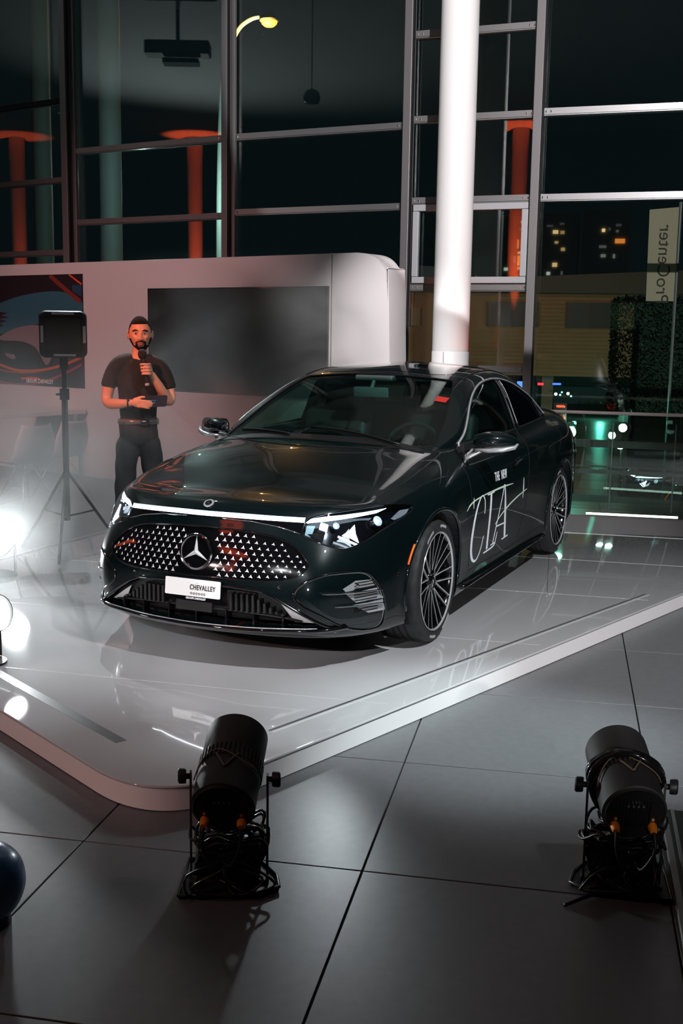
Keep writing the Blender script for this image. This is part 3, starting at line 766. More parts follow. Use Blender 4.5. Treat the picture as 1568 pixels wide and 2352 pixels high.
# door print
def strokes(name, pts, wd, m=M_DECAL, n=5):
    P = [Vector((p[0],p[1],0)) for p in pts]; q = catmull(P, n); k = len(q)
    if isinstance(wd, (list,tuple)): w2 = [np.interp(i/(k-1), np.linspace(0,1,len(wd)), wd) for i in range(k)]
    else: w2 = wd
    patch(name, ribbon2([(a.x,a.y) for a in q], w2), 'side', m, DP, .0012, .001, .05)
DP = tag(empty('door_print'), label='silver print on the car door'); DP.parent = car; del DP['label']
strokes('door_letter', [(.565,.575),(.568,.62),(.585,.665),(.625,.690),(.672,.678),(.725,.63),(.765,.555),(.782,.47),(.775,.40),(.745,.345),(.70,.312),(.645,.303),(.59,.325),(.55,.37),(.53,.435)], [.006,.010,.010,.008,.010,.018,.030,.036,.036,.030,.018,.010,.008,.008,.006])
strokes('door_letter', [(.525,.682),(.46,.682),(.39,.686)], .007, n=2)
strokes('door_letter', [(.455,.683),(.44,.52),(.42,.335)], .030, n=3)
strokes('door_letter', [(.488,.320),(.42,.322),(.30,.328),(.25,.345),(.228,.412)], [.006,.010,.010,.010,.005], n=3)
strokes('door_letter', [(.186,.705),(.235,.57),(.290,.38),(.30,.350)], .009, n=3)
strokes('door_letter', [(.176,.705),(.12,.56),(.055,.40),(.035,.348)], [.010,.030,.034,.034], n=3)
strokes('door_letter', [(.262,.452),(.16,.450),(.075,.449)], .009, n=2)
strokes('door_letter', [(.345,.345),(.30,.347),(.255,.349)], .007, n=2)
strokes('door_letter', [(.10,.344),(.035,.346),(-.035,.350)], .008, n=2)
strokes('light_streak', [(.935,.64),(.87,.665),(.777,.680),(.60,.690),(.442,.693),(.20,.695),(-.014,.690)], [.003,.010,.008,.006,.010,.012,.003], mat('print_pale_green',(.7,.85,.72),.3))
strokes('light_streak', [(.30,.470),(.22,.505),(.051,.552),(-.15,.587),(-.375,.612)], [.003,.008,.012,.010,.004], mat('print_pale_green',(.7,.85,.72),.3))
strokes('sparkle', [(-.27,.70),(-.284,.63),(-.296,.56)], [.002,.020,.002], M_WHITE)
strokes('sparkle', [(.80,.70),(.80,.67),(.80,.635)], [.002,.012,.002], M_WHITE)
vs, fs = text_mesh('THE  NEW', .078, bold=.0004, sx=.62, space=1.12)
patch('small_door_lettering', None, 'side', M_WHITE, DP, .0012, .001, faces_from=([(.25-a*1.0, .769+b+.0*a) for a,b in vs], fs), smooth=False)
# ------------------------------------------------ wheels
def make_wheel(s):
    def prof(k):
        return [(.262,-.004),(.270,.000),(.300,.003),(.318,-.006),(.3275,-.022),(.3285,-.045),(.3285,-.075),(.321,-.077),(.321,-.085),(.3285,-.087),(.3285,-.112),(.321,-.114),(.321,-.122),(.3285,-.124),(.3285,-.150),(.321,-.152),(.321,-.160),(.3285,-.162),(.3285,-.190),(.318,-.214),(.30,-.222),(.262,-.215)]
    M = Matrix.Rotation(-PI/2*s, 4, 'X')    # local z -> outward (+y for left)
    bm = bmesh.new(); lathe(bm, [(.262,-.215),(.246,-.20),(.240,-.10),(.246,-.02),(.257,-.003),(.262,.003),(.266,-.001),(.266,-.012)], M, 64)
    rim = obj('wheel', bm, M_RIMB, car, smooth=50)
    bm = bmesh.new(); n = 96; P = prof(0); rings = []
    for k in range(n):
        a = 2*PI*k/n; notch = (k%4 == 0); ring_ = []
        for r, z in P:
            rr = r
            if notch and r > .325 and (z > -.075 or z < -.16): rr = r-.006
            ring_.append(bm.verts.new(M @ Vector((rr*math.cos(a), rr*math.sin(a), z))))
        rings.append(ring_)
    for k in range(n):
        a, b = rings[k], rings[(k+1)%n]
        for j in range(len(P)-1): bm.faces.new((a[j], a[j+1], b[j+1], b[j]))
    bmesh.ops.recalc_face_normals(bm, faces=list(bm.faces))
    obj('tire', bm, M_RUB, rim, smooth=35)
    # polished flange
    bm = bmesh.new(); lathe(bm, [(.2545,-.004),(.259,.001),(.2625,.004),(.2645,.001),(.262,-.006)], M, 64, close=True); obj('rim_flange', bm, M_SATIN, rim, smooth=50)
    # spokes: ten pairs of slim spokes
    bm = bmesh.new()
    r0, r1, w0, w1 = .052, .254, .0088, .0068
    sec = []
    for t in (0,.35,.8,1):
        r = r0+(r1-r0)*t; w = w0+(w1-w0)*t; z = -.030+.026*t**1.3; dpt = .030-.012*t
        sec.append([bm.verts.new(M @ Vector((r, yy, zz))) for yy, zz in ((-w,z-dpt),(-w,z-.004),(-w*.45,z),(w*.45,z),(w,z-.004),(w,z-dpt))])
    for a, b in zip(sec, sec[1:]):
        for j in range(6):
            f = bm.faces.new((a[j], a[(j+1)%6], b[(j+1)%6], b[j])); f.material_index = 1 if j in (2,) else 0
    bm.faces.new(sec[0]); bm.faces.new(sec[-1]); bmesh.ops.recalc_face_normals(bm, faces=list(bm.faces))
    sp = obj('spoke', bm, [M_RIMB, M_SATIN], rim)
    for k in range(20):
        base = 2*PI*(k//2)/10; o = sp if k == 0 else sp.copy()
        if k: C.objects.link(o)
        o.parent = rim
        o.matrix_local = Matrix.Rotation(base, 4, 'Y') @ Matrix.Translation(Vector((0,0,.013 if k%2 else -.013))) @ Matrix.Rotation((.075 if k%2 else -.075)*(-1), 4, 'Y')
    bm = bmesh.new(); lathe(bm, [(0,-.022),(.028,-.022),(.034,-.026),(.060,-.030),(.066,-.040),(.066,-.07)], M, 40); hub = obj('hub', bm, M_GLOSSBLK, rim, smooth=40)
    bm = bmesh.new(); Mh = M @ Matrix.Translation((0,0,-.0215)); lathe(bm, [(.023,0),(.0265,.002),(.030,0)], Mh, 32); star_solid(bm, .024, .0042, .003, Mh); obj('hub_star', bm, M_CHROME, rim, smooth=30)
    bm = bmesh.new()
    for k in range(5):
        a = 2*PI*k/5+.3; lathe(bm, [(0,.012),(.006,.012),(.008,0)], M @ Matrix.Translation((.047*math.cos(a), .047*math.sin(a), -.034)), 8)
    obj('wheel_bolts', bm, M_CHROME, rim, smooth=30)
    bm = bmesh.new(); lathe(bm, [(.08,-.10),(.165,-.10),(.168,-.105),(.168,-.125),(.08,-.125)], M, 40, close=True); obj('brake_disc', bm, mat('brake_steel',(.25,.25,.26),.3,1.0), rim, smooth=40)
    # sidewall lettering blocks
    bm = bmesh.new()
    for a0, a1 in ((-1.95,-1.62),(-1.25,-.9),(1.2,1.5),(1.9,2.3)):
        lathe(bm, [(.288,.0038),(.302,.0042),(.302,.0030),(.288,.0026)], M, 8, a0=a0, a1=a1, close=True)
    obj('sidewall_marking', bm, mat('tire_print',(.35,.35,.36),.5), rim)
    return rim
def copy_tree(o, parent):
    c = o.copy(); C.objects.link(c); c.parent = parent
    for ch in list(o.children): copy_tree(ch, c)
    return c
wl = make_wheel(1); wr = make_wheel(-1)
wl.location = (1.395,.900,.3285); wr.location = (1.395,-.900,.3285)
w3 = copy_tree(wl, car); w3.location = (-1.395,.905,.3285); w3.rotation_euler = (0,.4,0)
w4 = copy_tree(wr, car); w4.location = (-1.395,-.905,.3285)
# underbody and cabin
bm = bmesh.new(); box(bm, (0,0,.22), (3.9,1.16,.12)); box(bm, (0,0,.24), (1.9,1.62,.12)); box(bm, (1.62,0,.42), (1.1,1.12,.5)); obj('underbody', bm, M_SEAM, car)
bm = bmesh.new(); box(bm, (-.2,0,.40), (1.9,1.60,.05)); obj('cabin_floor', bm, M_SEAT, car)
bm = bmesh.new()
prof = [(1.0,.93),(.86,.985),(.62,.96),(.50,.90),(.52,.70),(.60,.5),(1.0,.5)]
prism(bm, prof, -.70, .70, axes((0,0,0),(1,0,0),(0,0,1),(0,-1,0))); bevel(bm, .02, 3); obj('dashboard', bm, M_SEAT, car, smooth=40)
for s in (1,-1):
    bm = bmesh.new(); box(bm, (-.15,s*.76,.70), (1.6,.06,.58)); obj('door_lining', bm, M_SEAT, car)
def seat(x, y, name='seat', w=.50):
    bm = bmesh.new(); box(bm, (x+.18,y,.50), (.52,w,.16)); bevel(bm, .04, 3)
    st_ = obj(name, bm, M_SEAT, car, smooth=50)
    bm = bmesh.new(); M = Matrix.Translation((x-.12,y,.82)) @ Matrix.Rotation(-.30,4,'Y'); box(bm, (0,0,0), (.14,w*.94,.60), M); bevel(bm, .05, 4); obj('seat_back', bm, M_SEAT, st_, smooth=50)
    bm = bmesh.new(); M = Matrix.Translation((x-.235,y,1.185)) @ Matrix.Rotation(-.22,4,'Y'); box(bm, (0,0,0), (.09,.26,.17), M); bevel(bm, .035, 4); obj('head_rest', bm, M_GREYTRIM, st_, smooth=50)
seat(.0,.38); seat(.0,-.38); seat(-.88,.36,'rear_seat'); seat(-.88,-.36,'rear_seat')
bm = bmesh.new(); tube(bm, [Vector((.42,.38,.90))+Matrix.Rotation(-.42,3,'Y')@Vector((0,.185*math.cos(a),.185*math.sin(a))) for a in np.linspace(0,2*PI,36,endpoint=False)], .015, 8, closed=True)
sw = obj('steering_wheel', bm, M_SEAT, car, smooth=True)
bm = bmesh.new(); M = Matrix.Translation((.425,.38,.90)) @ Matrix.Rotation(-.42,4,'Y'); box(bm, (0,0,0), (.05,.12,.09), M); box(bm, (0,0,0), (.02,.35,.03), M); bevel(bm, .008, 2); obj('wheel_hub', bm, M_GREYTRIM, sw)
bm = bmesh.new(); box(bm, (.60,.05,.93), (.02,.90,.16), None); bevel(bm,.006,2); obj('dash_screen', bm, M_GLOSSBLK, car)
bm = bmesh.new(); M = Matrix.Translation((.17,0,1.245)) @ Matrix.Rotation(.1,4,'Y'); box(bm, (0,0,0), (.02,.24,.065), M); bevel(bm,.008,2); tube(bm, [(.17,0,1.26),(.12,0,1.32)], .012, 8); obj('rear_view_mirror', bm, M_GREYTRIM, car, smooth=40)
bm = bmesh.new(); box(bm, (.075,0,1.335), (.12,.26,.035)); bevel(bm,.01,2); obj('camera_housing', bm, mat('housing_grey',(.10,.12,.12),.4), car)
# roof panel, badge sticker, rear lamps
patch('roof_glass', sm2([(-.06,-.44),(-.03,0),(-.06,.44),(-.5,.47),(-.95,.46),(-1.05,0),(-.95,-.46),(-.5,-.47)],4,True), 'top', M_GLOSSBLK, car, .002, .003, .06)
for s in (1,-1): seam([(-.03,s*.555),(-.5,s*.545),(-1.0,s*.535),(-1.35,s*.535)], 'top', .006, 'roof_channel', M_SEAM, .0)
for s in (1,-1):
    ax = 'side' if s > 0 else 'sideR'
    patch('tail_lamp', sm2([(-2.12,.80),(-2.10,.88),(-2.25,.92),(-2.36,.90),(-2.38,.82),(-2.25,.79)],3,True), ax, mat('tail_red',(.25,.01,.01),.1,coat=1.0), car, .003, .005, .04)
patch('roof_sticker', [(.66,0),(.66,0)] and [(.505,1.245),(.575,1.235),(.572,1.21),(.502,1.22)], 'front', mat('sticker_red',(.6,.03,.02),.4), car, -.001, .001, .04)
# ------------------------------------------------------------------ SETTING
M_TILE = mat('floor_tile', (.115,.118,.124), .42, noise=.18, bump=.05, bscale=25)
M_JOINT = mat('tile_joint', (.012,.012,.012), .7)
M_STAGE = mat('stage_gloss', (.50,.50,.51), .07, coat=1.0, noise=.05, bscale=3, bump=.01, coatr=.02, spec=.8)
M_FASC = mat('stage_fascia', (.82,.79,.79), .4)
M_ALU = mat('anodised_aluminium', (.24,.235,.24), .42, .7)
M_MULL = mat('mullion_grey', (.16,.15,.155), .45, .3)
M_PANE = glass('window_glass', (.86,.91,.90), .11)
M_RAILG = glass('balustrade_glass', (.84,.94,.90), .09)
M_WALLW = mat('display_white', (.66,.62,.63), .45, bump=.03)
M_WHITEPAINT = mat('white_paint', (.78,.76,.76), .45)
M_DARKW = mat('dark_plaster', (.06,.06,.065), .7, bump=.05)
M_CEIL = mat('ceiling_grey', (.34,.35,.35), .8)
ZF = -.10
A_ = math.radians(12.5); ga = Vector((math.cos(A_), math.sin(A_), 0)); gb = Vector((-math.sin(A_), math.cos(A_), 0))
# floor: slab plus separate tiles with recessed joints
bm = bmesh.new(); box(bm, (3.0,-8.0,ZF-.06), (17.0,29,.10)); floor = struct(obj('floor', bm, M_JOINT))
T = .965; O = Vector((2.35,1.16,0))
s0 = (Vector((2.80,1.5,0))-O).dot(ga)
bm = bmesh.new(); box(bm, (T/2,T/2,-.006), (T-.006,T-.006,.012)); bevel(bm, .0015, 1)
me_t = bpy.data.meshes.new('tile'); bm.to_mesh(me_t); bm.free(); me_t.materials.append(M_TILE)
for i in range(-10, 9):
    for j in range(-11, 7):
        c = O + ga*(s0+i*T) + gb*(j*T)
        cc = c+ga*T/2+gb*T/2
        if not (-5 < cc.x < 8.6 and -7.0 < cc.y < 5.5): continue
        if -2.2 < cc.x < 2.0 and -2.1 < cc.y < .9: continue
        o = bpy.data.objects.new('tile', me_t); C.objects.link(o); o.parent = floor
        o.matrix_world = axes((c.x,c.y,ZF), ga, gb, (0,0,1))
# stage platform
cor = []
P0, P1, P2 = Vector((3.29+(-.0)*.48,-.42)), Vector((3.842,.7265)), Vector((3.1,.94))
d1 = (P0-P1).normalized(); d2 = (P2-P1).normalized(); R_ = .44
for k in range(17):
    t = k/16; a = P1+d1*R_; b = P1+d2*R_; cor.append((a*(1-t)**2+P1*2*t*(1-t)+b*t*t))
STG = [(2.23,-2.62)]+[(p.x,p.y) for p in cor]+[(-3.635,2.878),(-2.70,-2.62)]
bm = bmesh.new(); prism(bm, STG, -.012, 0); bevel(bm, .006, 3, 60); stage = tag(obj('display_stage', bm, M_STAGE, smooth=40), label='low glossy white platform with rounded corner carrying the dark sedan', cat='stage')
ins = inset(STG, .006)
bm = bmesh.new(); prism(bm, ins, ZF+.004, -.012); obj('fascia', bm, M_FASC, stage, smooth=40)
bm = bmesh.new(); prism(bm, inset(STG, .03), ZF, ZF+.0045); obj('plinth', bm, M_SEAM, stage)
M_LINE = mat('inlay_bright', (.85,.86,.87), .2, .4); M_LINED = mat('inlay_dark', (.07,.07,.075), .4)
def strip(name, a, b, w, m, z=.0008, parent=stage, h=.0016):
    a = Vector((*a,0)); b = Vector((*b,0)); d = (b-a); bm = bmesh.new()
    box(bm, (d.length/2,0,z-h/2), (d.length, w, h), axes(a, d, Vector((0,0,1)).cross(d), (0,0,1))); return obj(name, bm, m, parent)
n_ = Vector((.277,.961))
strip('metal_channel', (3.02,.755), (-.27,1.76), .012, M_LINE); strip('dark_channel', (3.01,.735), (-.28,1.738), .014, M_LINED)
strip('dark_channel', (3.38,.265), (2.60,-1.35), .05, M_LINED); strip('metal_channel', (2.2,-2.55), (-2.6,-2.66+.05), .01, M_LINED)
g90 = Vector((-.165,.986))
def stline(p, y0, y1, w=.005): 
    f = lambda y: (p[0]+(y-p[1])*g90.x/g90.y, y)
    strip('joint_line', f(y0), f(y1), w, M_LINE, .0006)
stline((2.60,.30), -1.0, 1.05); stline((1.32,.80), -2.5, 1.42); stline((.05,.8), -2.5, 1.78); stline((-1.2,1.2), -2.5, 2.12); stline((-2.4,1.2), -2.5, 2.45)
strip('joint_line', (-1.12,.91), (3.25,.91-.02), .003, M_LINED, .0005) if False else strip('joint_line', (-3.0,.48), (-.03,1.16), .004, M_LINED, .0005)
# room shell
def slab(name, c, s, m): bm = bmesh.new(); box(bm, c, s); return struct(obj(name, bm, m))
slab('ceiling', (3.6,-8.0,6.55), (18.2,29,.10), M_CEIL)
slab('wall_back', (12.65,-8.0,3.2), (.1,29,6.7), M_DARKW)
slab('wall_left', (3.6,-22.4,3.2), (18.2,.1,6.7), M_DARKW)
slab('wall_right', (3.6,6.45,3.2), (18.2,.1,6.7), M_DARKW)
# curved glass facade ---------------------------------------------
pts = {}
pts[4] = Vector((-4.485,-.157,0))
def step(prev, ang, u):
    d = Vector((math.cos(math.radians(ang)), math.sin(math.radians(ang)), 0)); n = Vector((d.y,-d.x,0))
    q = at_pl(u, 300, prev, n); return Vector((q.x,q.y,0))
pts[3] = step(pts[4], 93, 943); pts[2] = step(pts[3], 88, 529); pts[1] = step(pts[2], 83, 163); pts[0] = step(pts[1], 80, -260)
pts[5] = step(pts[4], 96, 1790); pts[6] = pts[5]+Vector((math.cos(math.radians(98)), math.sin(math.radians(98)), 0))*2.2
LV = {0:[.45,2.55,3.42,4.35], 1:[1.27,2.08,2.90,3.74], 2:[1.27,2.11,2.93,3.74], 3:[.95,1.27,2.10,2.98,3.79,4.62], 4:[.55,2.98,3.80], 5:[.55,2.98,3.80]}
bolt_me = None
FAC = {}
for i in range(6):
    a, b = pts[i], pts[i+1]; d = (b-a).normalized(); n = Vector((d.y,-d.x,0))      # n points into the room
    L = (b-a).length; M = axes(a, d, n, Vector((0,0,1))) if False else None
    fr = struct(empty('window_%d' % (i+1), (0,0,0)))
    FAC[i] = (a, n)
    bm = bmesh.new(); box(bm, (L/2,0,3.2), (L-.09,.012,6.6), axes(a-n*.02, d, Vector((0,0,1)).cross(d), (0,0,1))); obj('glass_pane', bm, M_PANE, fr)
    for z in LV[i]:
        bm = bmesh.new(); MM = axes(a+n*.01, d, Vector((0,0,1)).cross(d), (0,0,1)); sg = 1 if MM.to_3x3()[1][1] else 1
        box(bm, (L/2,0,z), (L-.09,.075,.050), MM); box(bm, (L/2,0,z-.030), (L-.09,.05,.012), MM); box(bm, (L/2,0,z+.030), (L-.09,.06,.010), MM)
        tr = obj('transom', bm, M_ALU if not (i == 0 and z > 4) else M_SEAM, fr)
        bm = bmesh.new()
        for x in (.07,.12,L-.12,L-.07): box(bm, (x,0,0), (.008,.008,.02), axes(a+n*.05+Vector((0,0,z)), d, Vector((0,0,1)).cross(d), (0,0,1)))
        obj('transom_bolts', bm, M_CHROME, tr)
for i in range(0, 7):
    a = pts[i]; q = pts[min(i+1,6)]-pts[max(i-1,0)]; d = q.normalized(); n = Vector((d.y,-d.x,0)); MM = axes(a, d, Vector((0,0,1)).cross(d), (0,0,1))
    bm = bmesh.new(); w_ = {1:.10,2:.075}.get(i,.085)
    box(bm, (0,0,3.2), (w_,.12,6.6), axes(a+n*.07, d, Vector((0,0,1)).cross(d), (0,0,1)))
    if i in (1,2): box(bm, (w_*.9,0,3.2), (w_*.55,.05,6.6), axes(a+n*.03, d, Vector((0,0,1)).cross(d), (0,0,1))); 
    bevel(bm, .006, 2)
    mu = struct(obj('trim_%d' % (i+1), bm, M_MULL))
    bm = bmesh.new(); box(bm, (w_*.62,0,3.2), (.012,.03,6.6), axes(a+n*.10, d, Vector((0,0,1)).cross(d), (0,0,1))); obj('gasket', bm, M_SEAM, mu)
# casement window in bay 3
a, n = FAC[3]; d = (pts[4]-pts[3]).normalized(); L = (pts[4]-pts[3]).length
cs = tag(empty('casement_window'), label='white framed opening window pane behind the white column', cat='window')
Mc = axes(a+n*.05, d, Vector((0,0,1)).cross(d), (0,0,1))
x0, x1, z0, z1 = .07, L-.06, 2.145, 2.935
for nm, c, s in (('frame_rail',((x0+x1)/2,0,z1-.03),(x1-x0,.06,.065)),('frame_rail',((x0+x1)/2,0,z0+.03),(x1-x0,.06,.065)),('frame_stile',(x0+.03,0,(z0+z1)/2),(.065,.06,z1-z0-.13)),('frame_stile',(x1-.03,0,(z0+z1)/2),(.065,.06,z1-z0-.13))):
    bm = bmesh.new(); box(bm, c, s, Mc); bevel(bm, .006, 2); obj(nm, bm, mat('casement_white',(.36,.36,.38),.4), cs)
bm = bmesh.new(); box(bm, ((x0+x1)/2,0,(z0+z1)/2), (x1-x0-.12,.01,z1-z0-.12), Mc); obj('sash_glass', bm, M_PANE, cs)
bm = bmesh.new(); tube(bm, [Mc@Vector((x1-.02,.04,z0+.15)), Mc@Vector((x1-.02,.05,z0+.19))], .012, 8); tube(bm, [Mc@Vector((x1-.52,.05,z0+.06)), Mc@Vector((x1-.38,.06,z0-.01))], .008, 6); tube(bm, [Mc@Vector((x1-.53,.04,z0+.08)), Mc@Vector((x1-.53,.05,z0+.02))], .008, 6); obj('stay_arm', bm, M_MULL, cs)
# white round column ------------------------------------------------
cc = at_d(1034, 800, 11.2); cr = .180
bm = bmesh.new(); lathe(bm, [(cr,ZF),(cr,6.5)], Matrix.Translation((cc.x,cc.y,0)), 64)
colm = struct(obj('column', bm, M_WHITEPAINT, smooth=40)); tag(colm, label='tall round white column standing behind the roof of the sedan', cat='column')
bm = bmesh.new(); lathe(bm, [(cr+.004,ZF),(cr+.004,1.45),(cr,1.455)], Matrix.Translation((cc.x,cc.y,0)), 64); obj('column_sleeve', bm, M_WHITEPAINT, colm, smooth=40)
tc = (CAM-cc); tc.z = 0; tc.normalize(); sx = Vector((-tc.y,tc.x,0))
q = Vector((cc.x,cc.y,0))+ (tc*.93-sx*(-.36) if False else tc*.93-sx*.36)*(cr+.005)
bm = bmesh.new(); tube(bm, [q+Vector((0,0,ZF)), q+Vector((0,0,1.45))], .003, 6); obj('sleeve_seam', bm, M_MULL, colm)
# glass balustrade ---------------------------------------------------
bd = Vector((-.17,.985,0)).normalized(); b0 = Vector((-3.25,.64,0))
bal = tag(empty('glass_balustrade'), label='clear glass balustrade with slim metal handrail at the rear stage edge', cat='railing')
Mb_ = axes(b0, bd, Vector((0,0,1)).cross(bd), (0,0,1))
for k in range(-1, 3):
    bm = bmesh.new(); box(bm, (.27+1.18*k+.59,0,.50), (1.172,.016,.86), Mb_); obj('glass_panel', bm, M_RAILG, bal)
bm = bmesh.new(); tube(bm, [Mb_@Vector((-1.35,0,.945)), Mb_@Vector((3.8,0,.945))], .021, 16, flat=.7); obj('handrail', bm, mat('rail_steel',(.90,.76,.74),.3,.1), bal, smooth=True)
bm = bmesh.new(); box(bm, (1.3,0,.0065), (5.2,.05,.013), Mb_); obj('base_shoe', bm, M_MULL, bal)
for z in (.47,):
    bm = bmesh.new(); box(bm, (1.6,.12,z-.07), (4.2,.03,.035), Mb_); box(bm, (1.6,.12,z-.02), (4.2,.03,.012), Mb_); obj('rear_rail', bm, M_MULL, bal)
for k in range(5):
    bm = bmesh.new(); box(bm, (.3+.55*k,.13,.45), (.012,.012,.80), Mb_); obj('rear_bar', bm, M_ALU, bal)
# light bar on the ground beyond the glass
q0 = at_z(1345, 1179, -.03); q1 = at_z(1556, 1189, -.03)
bm = bmesh.new(); tube(bm, [q0, q1], .011, 12); tag(obj('light_bar', bm, mat('bar_emit',(.9,1,.9),.3,emit=(.80,1.0,.86),es=3.2), smooth=True), label='glowing white light tube at the foot of the glass balustrade', cat='lamp')
# display wall ---------------------------------------------------------
wa = at_d(903, 750, 10.6); wa.z = 0; wd = Vector((math.cos(math.radians(258)), math.sin(math.radians(258)), 0)); wn = Vector((-wd.y, wd.x, 0))
if wn.dot(CAM-wa) < 0: wn = -wn
# local: X runs left (away from the free end), Y up, Z toward the room
MW = axes(wa, wd, (0,0,1), wn)
def wl_xy(u, v): q = MW.inverted() @ at_pl(u, v, wa, wn); return (q.x, q.y)
ht = wl_xy(760, 583)[1]; Lw = 7.0; sl = .10
R1 = .50; out = [(0.0+.0,ZF),(.045,1.2)] ; out = [(0,ZF)]
tx = wl_xy(884, 640)[0]
poly = [(0,ZF),(0.02,.6),(tx,1.55)]
e = wl_xy(892,650); f_ = wl_xy(884,622); g_ = wl_xy(866,596); h_ = wl_xy(846,584); k_ = wl_xy(820,582)
poly = [(0,ZF),(.01,.6),e,f_,g_,h_,(k_[0],ht+.005)]
ps = [(0,ZF)]+sm2(poly[1:],6)+[(Lw,ht),(Lw,ZF)]
bm = bmesh.new(); prism(bm, ps, -.30, 0, MW); bmesh.ops.recalc_face_normals(bm, faces=list(bm.faces)); bevel(bm, .012, 2, 50)
dw = struct(obj('wall_display', bm, M_WALLW, smooth=30))
sx_ = wl_xy(761, 700)[0]
bm = bmesh.new(); box(bm, (sx_, (ht+ZF)/2, .0005), (.008, ht-ZF-.01, .003), MW); obj('panel_joint', bm, M_MULL, dw)
# LED screen
a_, b_ = wl_xy(757,657), wl_xy(344,657); c_ = wl_xy(560,905)
scr = tag(empty('video_screen'), label='large dark switched-off screen on the white display wall', cat='screen')
cx, cy, sw_, sh_ = (a_[0]+b_[0])/2, (a_[1]+c_[1])/2, b_[0]-a_[0], a_[1]-c_[1]
bm = bmesh.new(); box(bm, (cx,cy,.020), (sw_,sh_,.036), MW); bevel(bm,.004,2); obj('screen_frame', bm, M_GLOSSBLK, scr)
bm = bmesh.new(); box(bm, (cx,cy,.040), (sw_-.03,sh_-.03,.004), MW); obj('screen_panel', bm, mat('screen_off',(.012,.014,.016),.35), scr)
# poster
a_, b_ = wl_xy(190,629), wl_xy(-60,629); c_ = wl_xy(190,892)
pw, ph = b_[0]-a_[0], a_[1]-c_[1]
MP = axes(MW @ Vector((b_[0], c_[1], .004)), -wd, (0,0,1), wn)     # origin lower left as read
post = tag(empty('poster'), label='printed poster of a car with teal and orange light trails, left end of wall', cat='poster')
bm = bmesh.new(); box(bm, (pw/2,ph/2,0), (pw,ph,.008), MP); obj('poster_board', bm, mat('poster_dark',(.018,.012,.018),.5), post)
def pxy(u, v): q = MP.inverted() @ at_pl(u, v, MP.translation, wn); return (min(max(q.x,0),pw), min(max(q.y,0),ph))
def shape(name, uv, col, lay=1, rough=.5):
    P = [pxy(*p) for p in uv]; vs, es, fs, *_ = delaunay_2d_cdt([Vector(p) for p in P], [(i,(i+1)%len(P)) for i in range(len(P))], [list(range(len(P)))], 1, 1e-6)
    bm = bmesh.new(); vv = [bm.verts.new(MP @ Vector((v[0],v[1],.004+.0006*lay))) for v in vs]
    for f in fs: bm.faces.new([vv[i] for i in f])
    bmesh.ops.recalc_face_normals(bm, faces=list(bm.faces)); return obj(name, bm, mat('print_'+name+str(lay), col, rough), post)
k6 = 1/6.03
def z6(*l): return [(a*k6, 600+b*k6) for a, b in l]
shape('teal_field', sm2([(-60,715)]+z6((0,580),(250,490),(600,425),(900,430),(1135,560),(1135,700),(560,860),(350,900),(80,1000))+[(-60,770)],3), (.035,.125,.17))
shape('dark_strokes', [(-60,715)]+z6((0,700),(110,720),(20,750),(130,780),(0,800),(100,830),(0,860),(60,890),(0,910))+[(-60,760)], (.03,.012,.03), 2)
shape('car_body', sm2([(-60,800)]+z6((0,1040),(160,950),(350,895),(560,890),(700,1000),(760,1200),(720,1330),(640,1440),(500,1200),(300,1110),(70,1100),(0,1080)),3), (.22,.17,.19), 2)
shape('car_shadow', sm2([(-60,860)]+z6((-100,1150),(100,1130),(300,1180),(450,1290),(620,1430),(640,1480),(350,1490),(100,1400)),3), (.012,.012,.014), 3)
shape('car_lamp', z6((70,1270),(200,1290),(230,1340),(180,1360),(90,1310)), (.20,.17,.14), 4)
def trail(name, pl, w, col, lay): 
    q = sm2([pxy(*p) for p in z6(*pl)], 6); P = ribbon2(q, w)
    P = [(min(max(x,0),pw), min(max(y,0),ph)) for x,y in P]
    bm = bmesh.new(); n = len(q); vv = [bm.verts.new(MP @ Vector((x,y,.004+.0006*lay))) for x,y in P]
    for i in range(n-1): bm.faces.new((vv[i], vv[i+1], vv[2*n-2-i], vv[2*n-1-i]))
    bmesh.ops.recalc_face_normals(bm, faces=list(bm.faces)); return obj(name, bm, mat('print_'+name+str(lay), col, .5), post)
trail('orange_trail', [(-300,1330),(0,1430),(250,1510),(560,1510),(870,1440),(1135,1330)], .032, (.50,.10,.02), 4)
trail('amber_trail', [(-300,1400),(0,1500),(300,1545),(560,1530)], .020, (.30,.06,.02), 5)
trail('magenta_trail', [(-300,1560),(0,1660),(250,1730),(560,1680),(870,1570),(1135,1430)], .030, (.28,.03,.09), 4)
trail('red_trail', [(300,1625),(450,1615),(560,1630)], .022, (.8,.06,.02), 6)
trail('red_beam', [(690,195),(900,380),(1120,560)], .055, (.20,.03,.025), 4)
trail('red_beam', [(960,185),(1135,320)], .022, (.8,.08,.02), 5)
shape('blue_patch', z6((1000,330),(1135,330),(1135,490),(1010,420)), (.02,.06,.12), 5)
text_obj('poster_lettering', 'GROUPE CHEVALLEY', .066, MP @ Matrix.Translation((*pxy(92,876),.008)), M_WHITE, post, thick=.001, sx=.80, bold=.001)
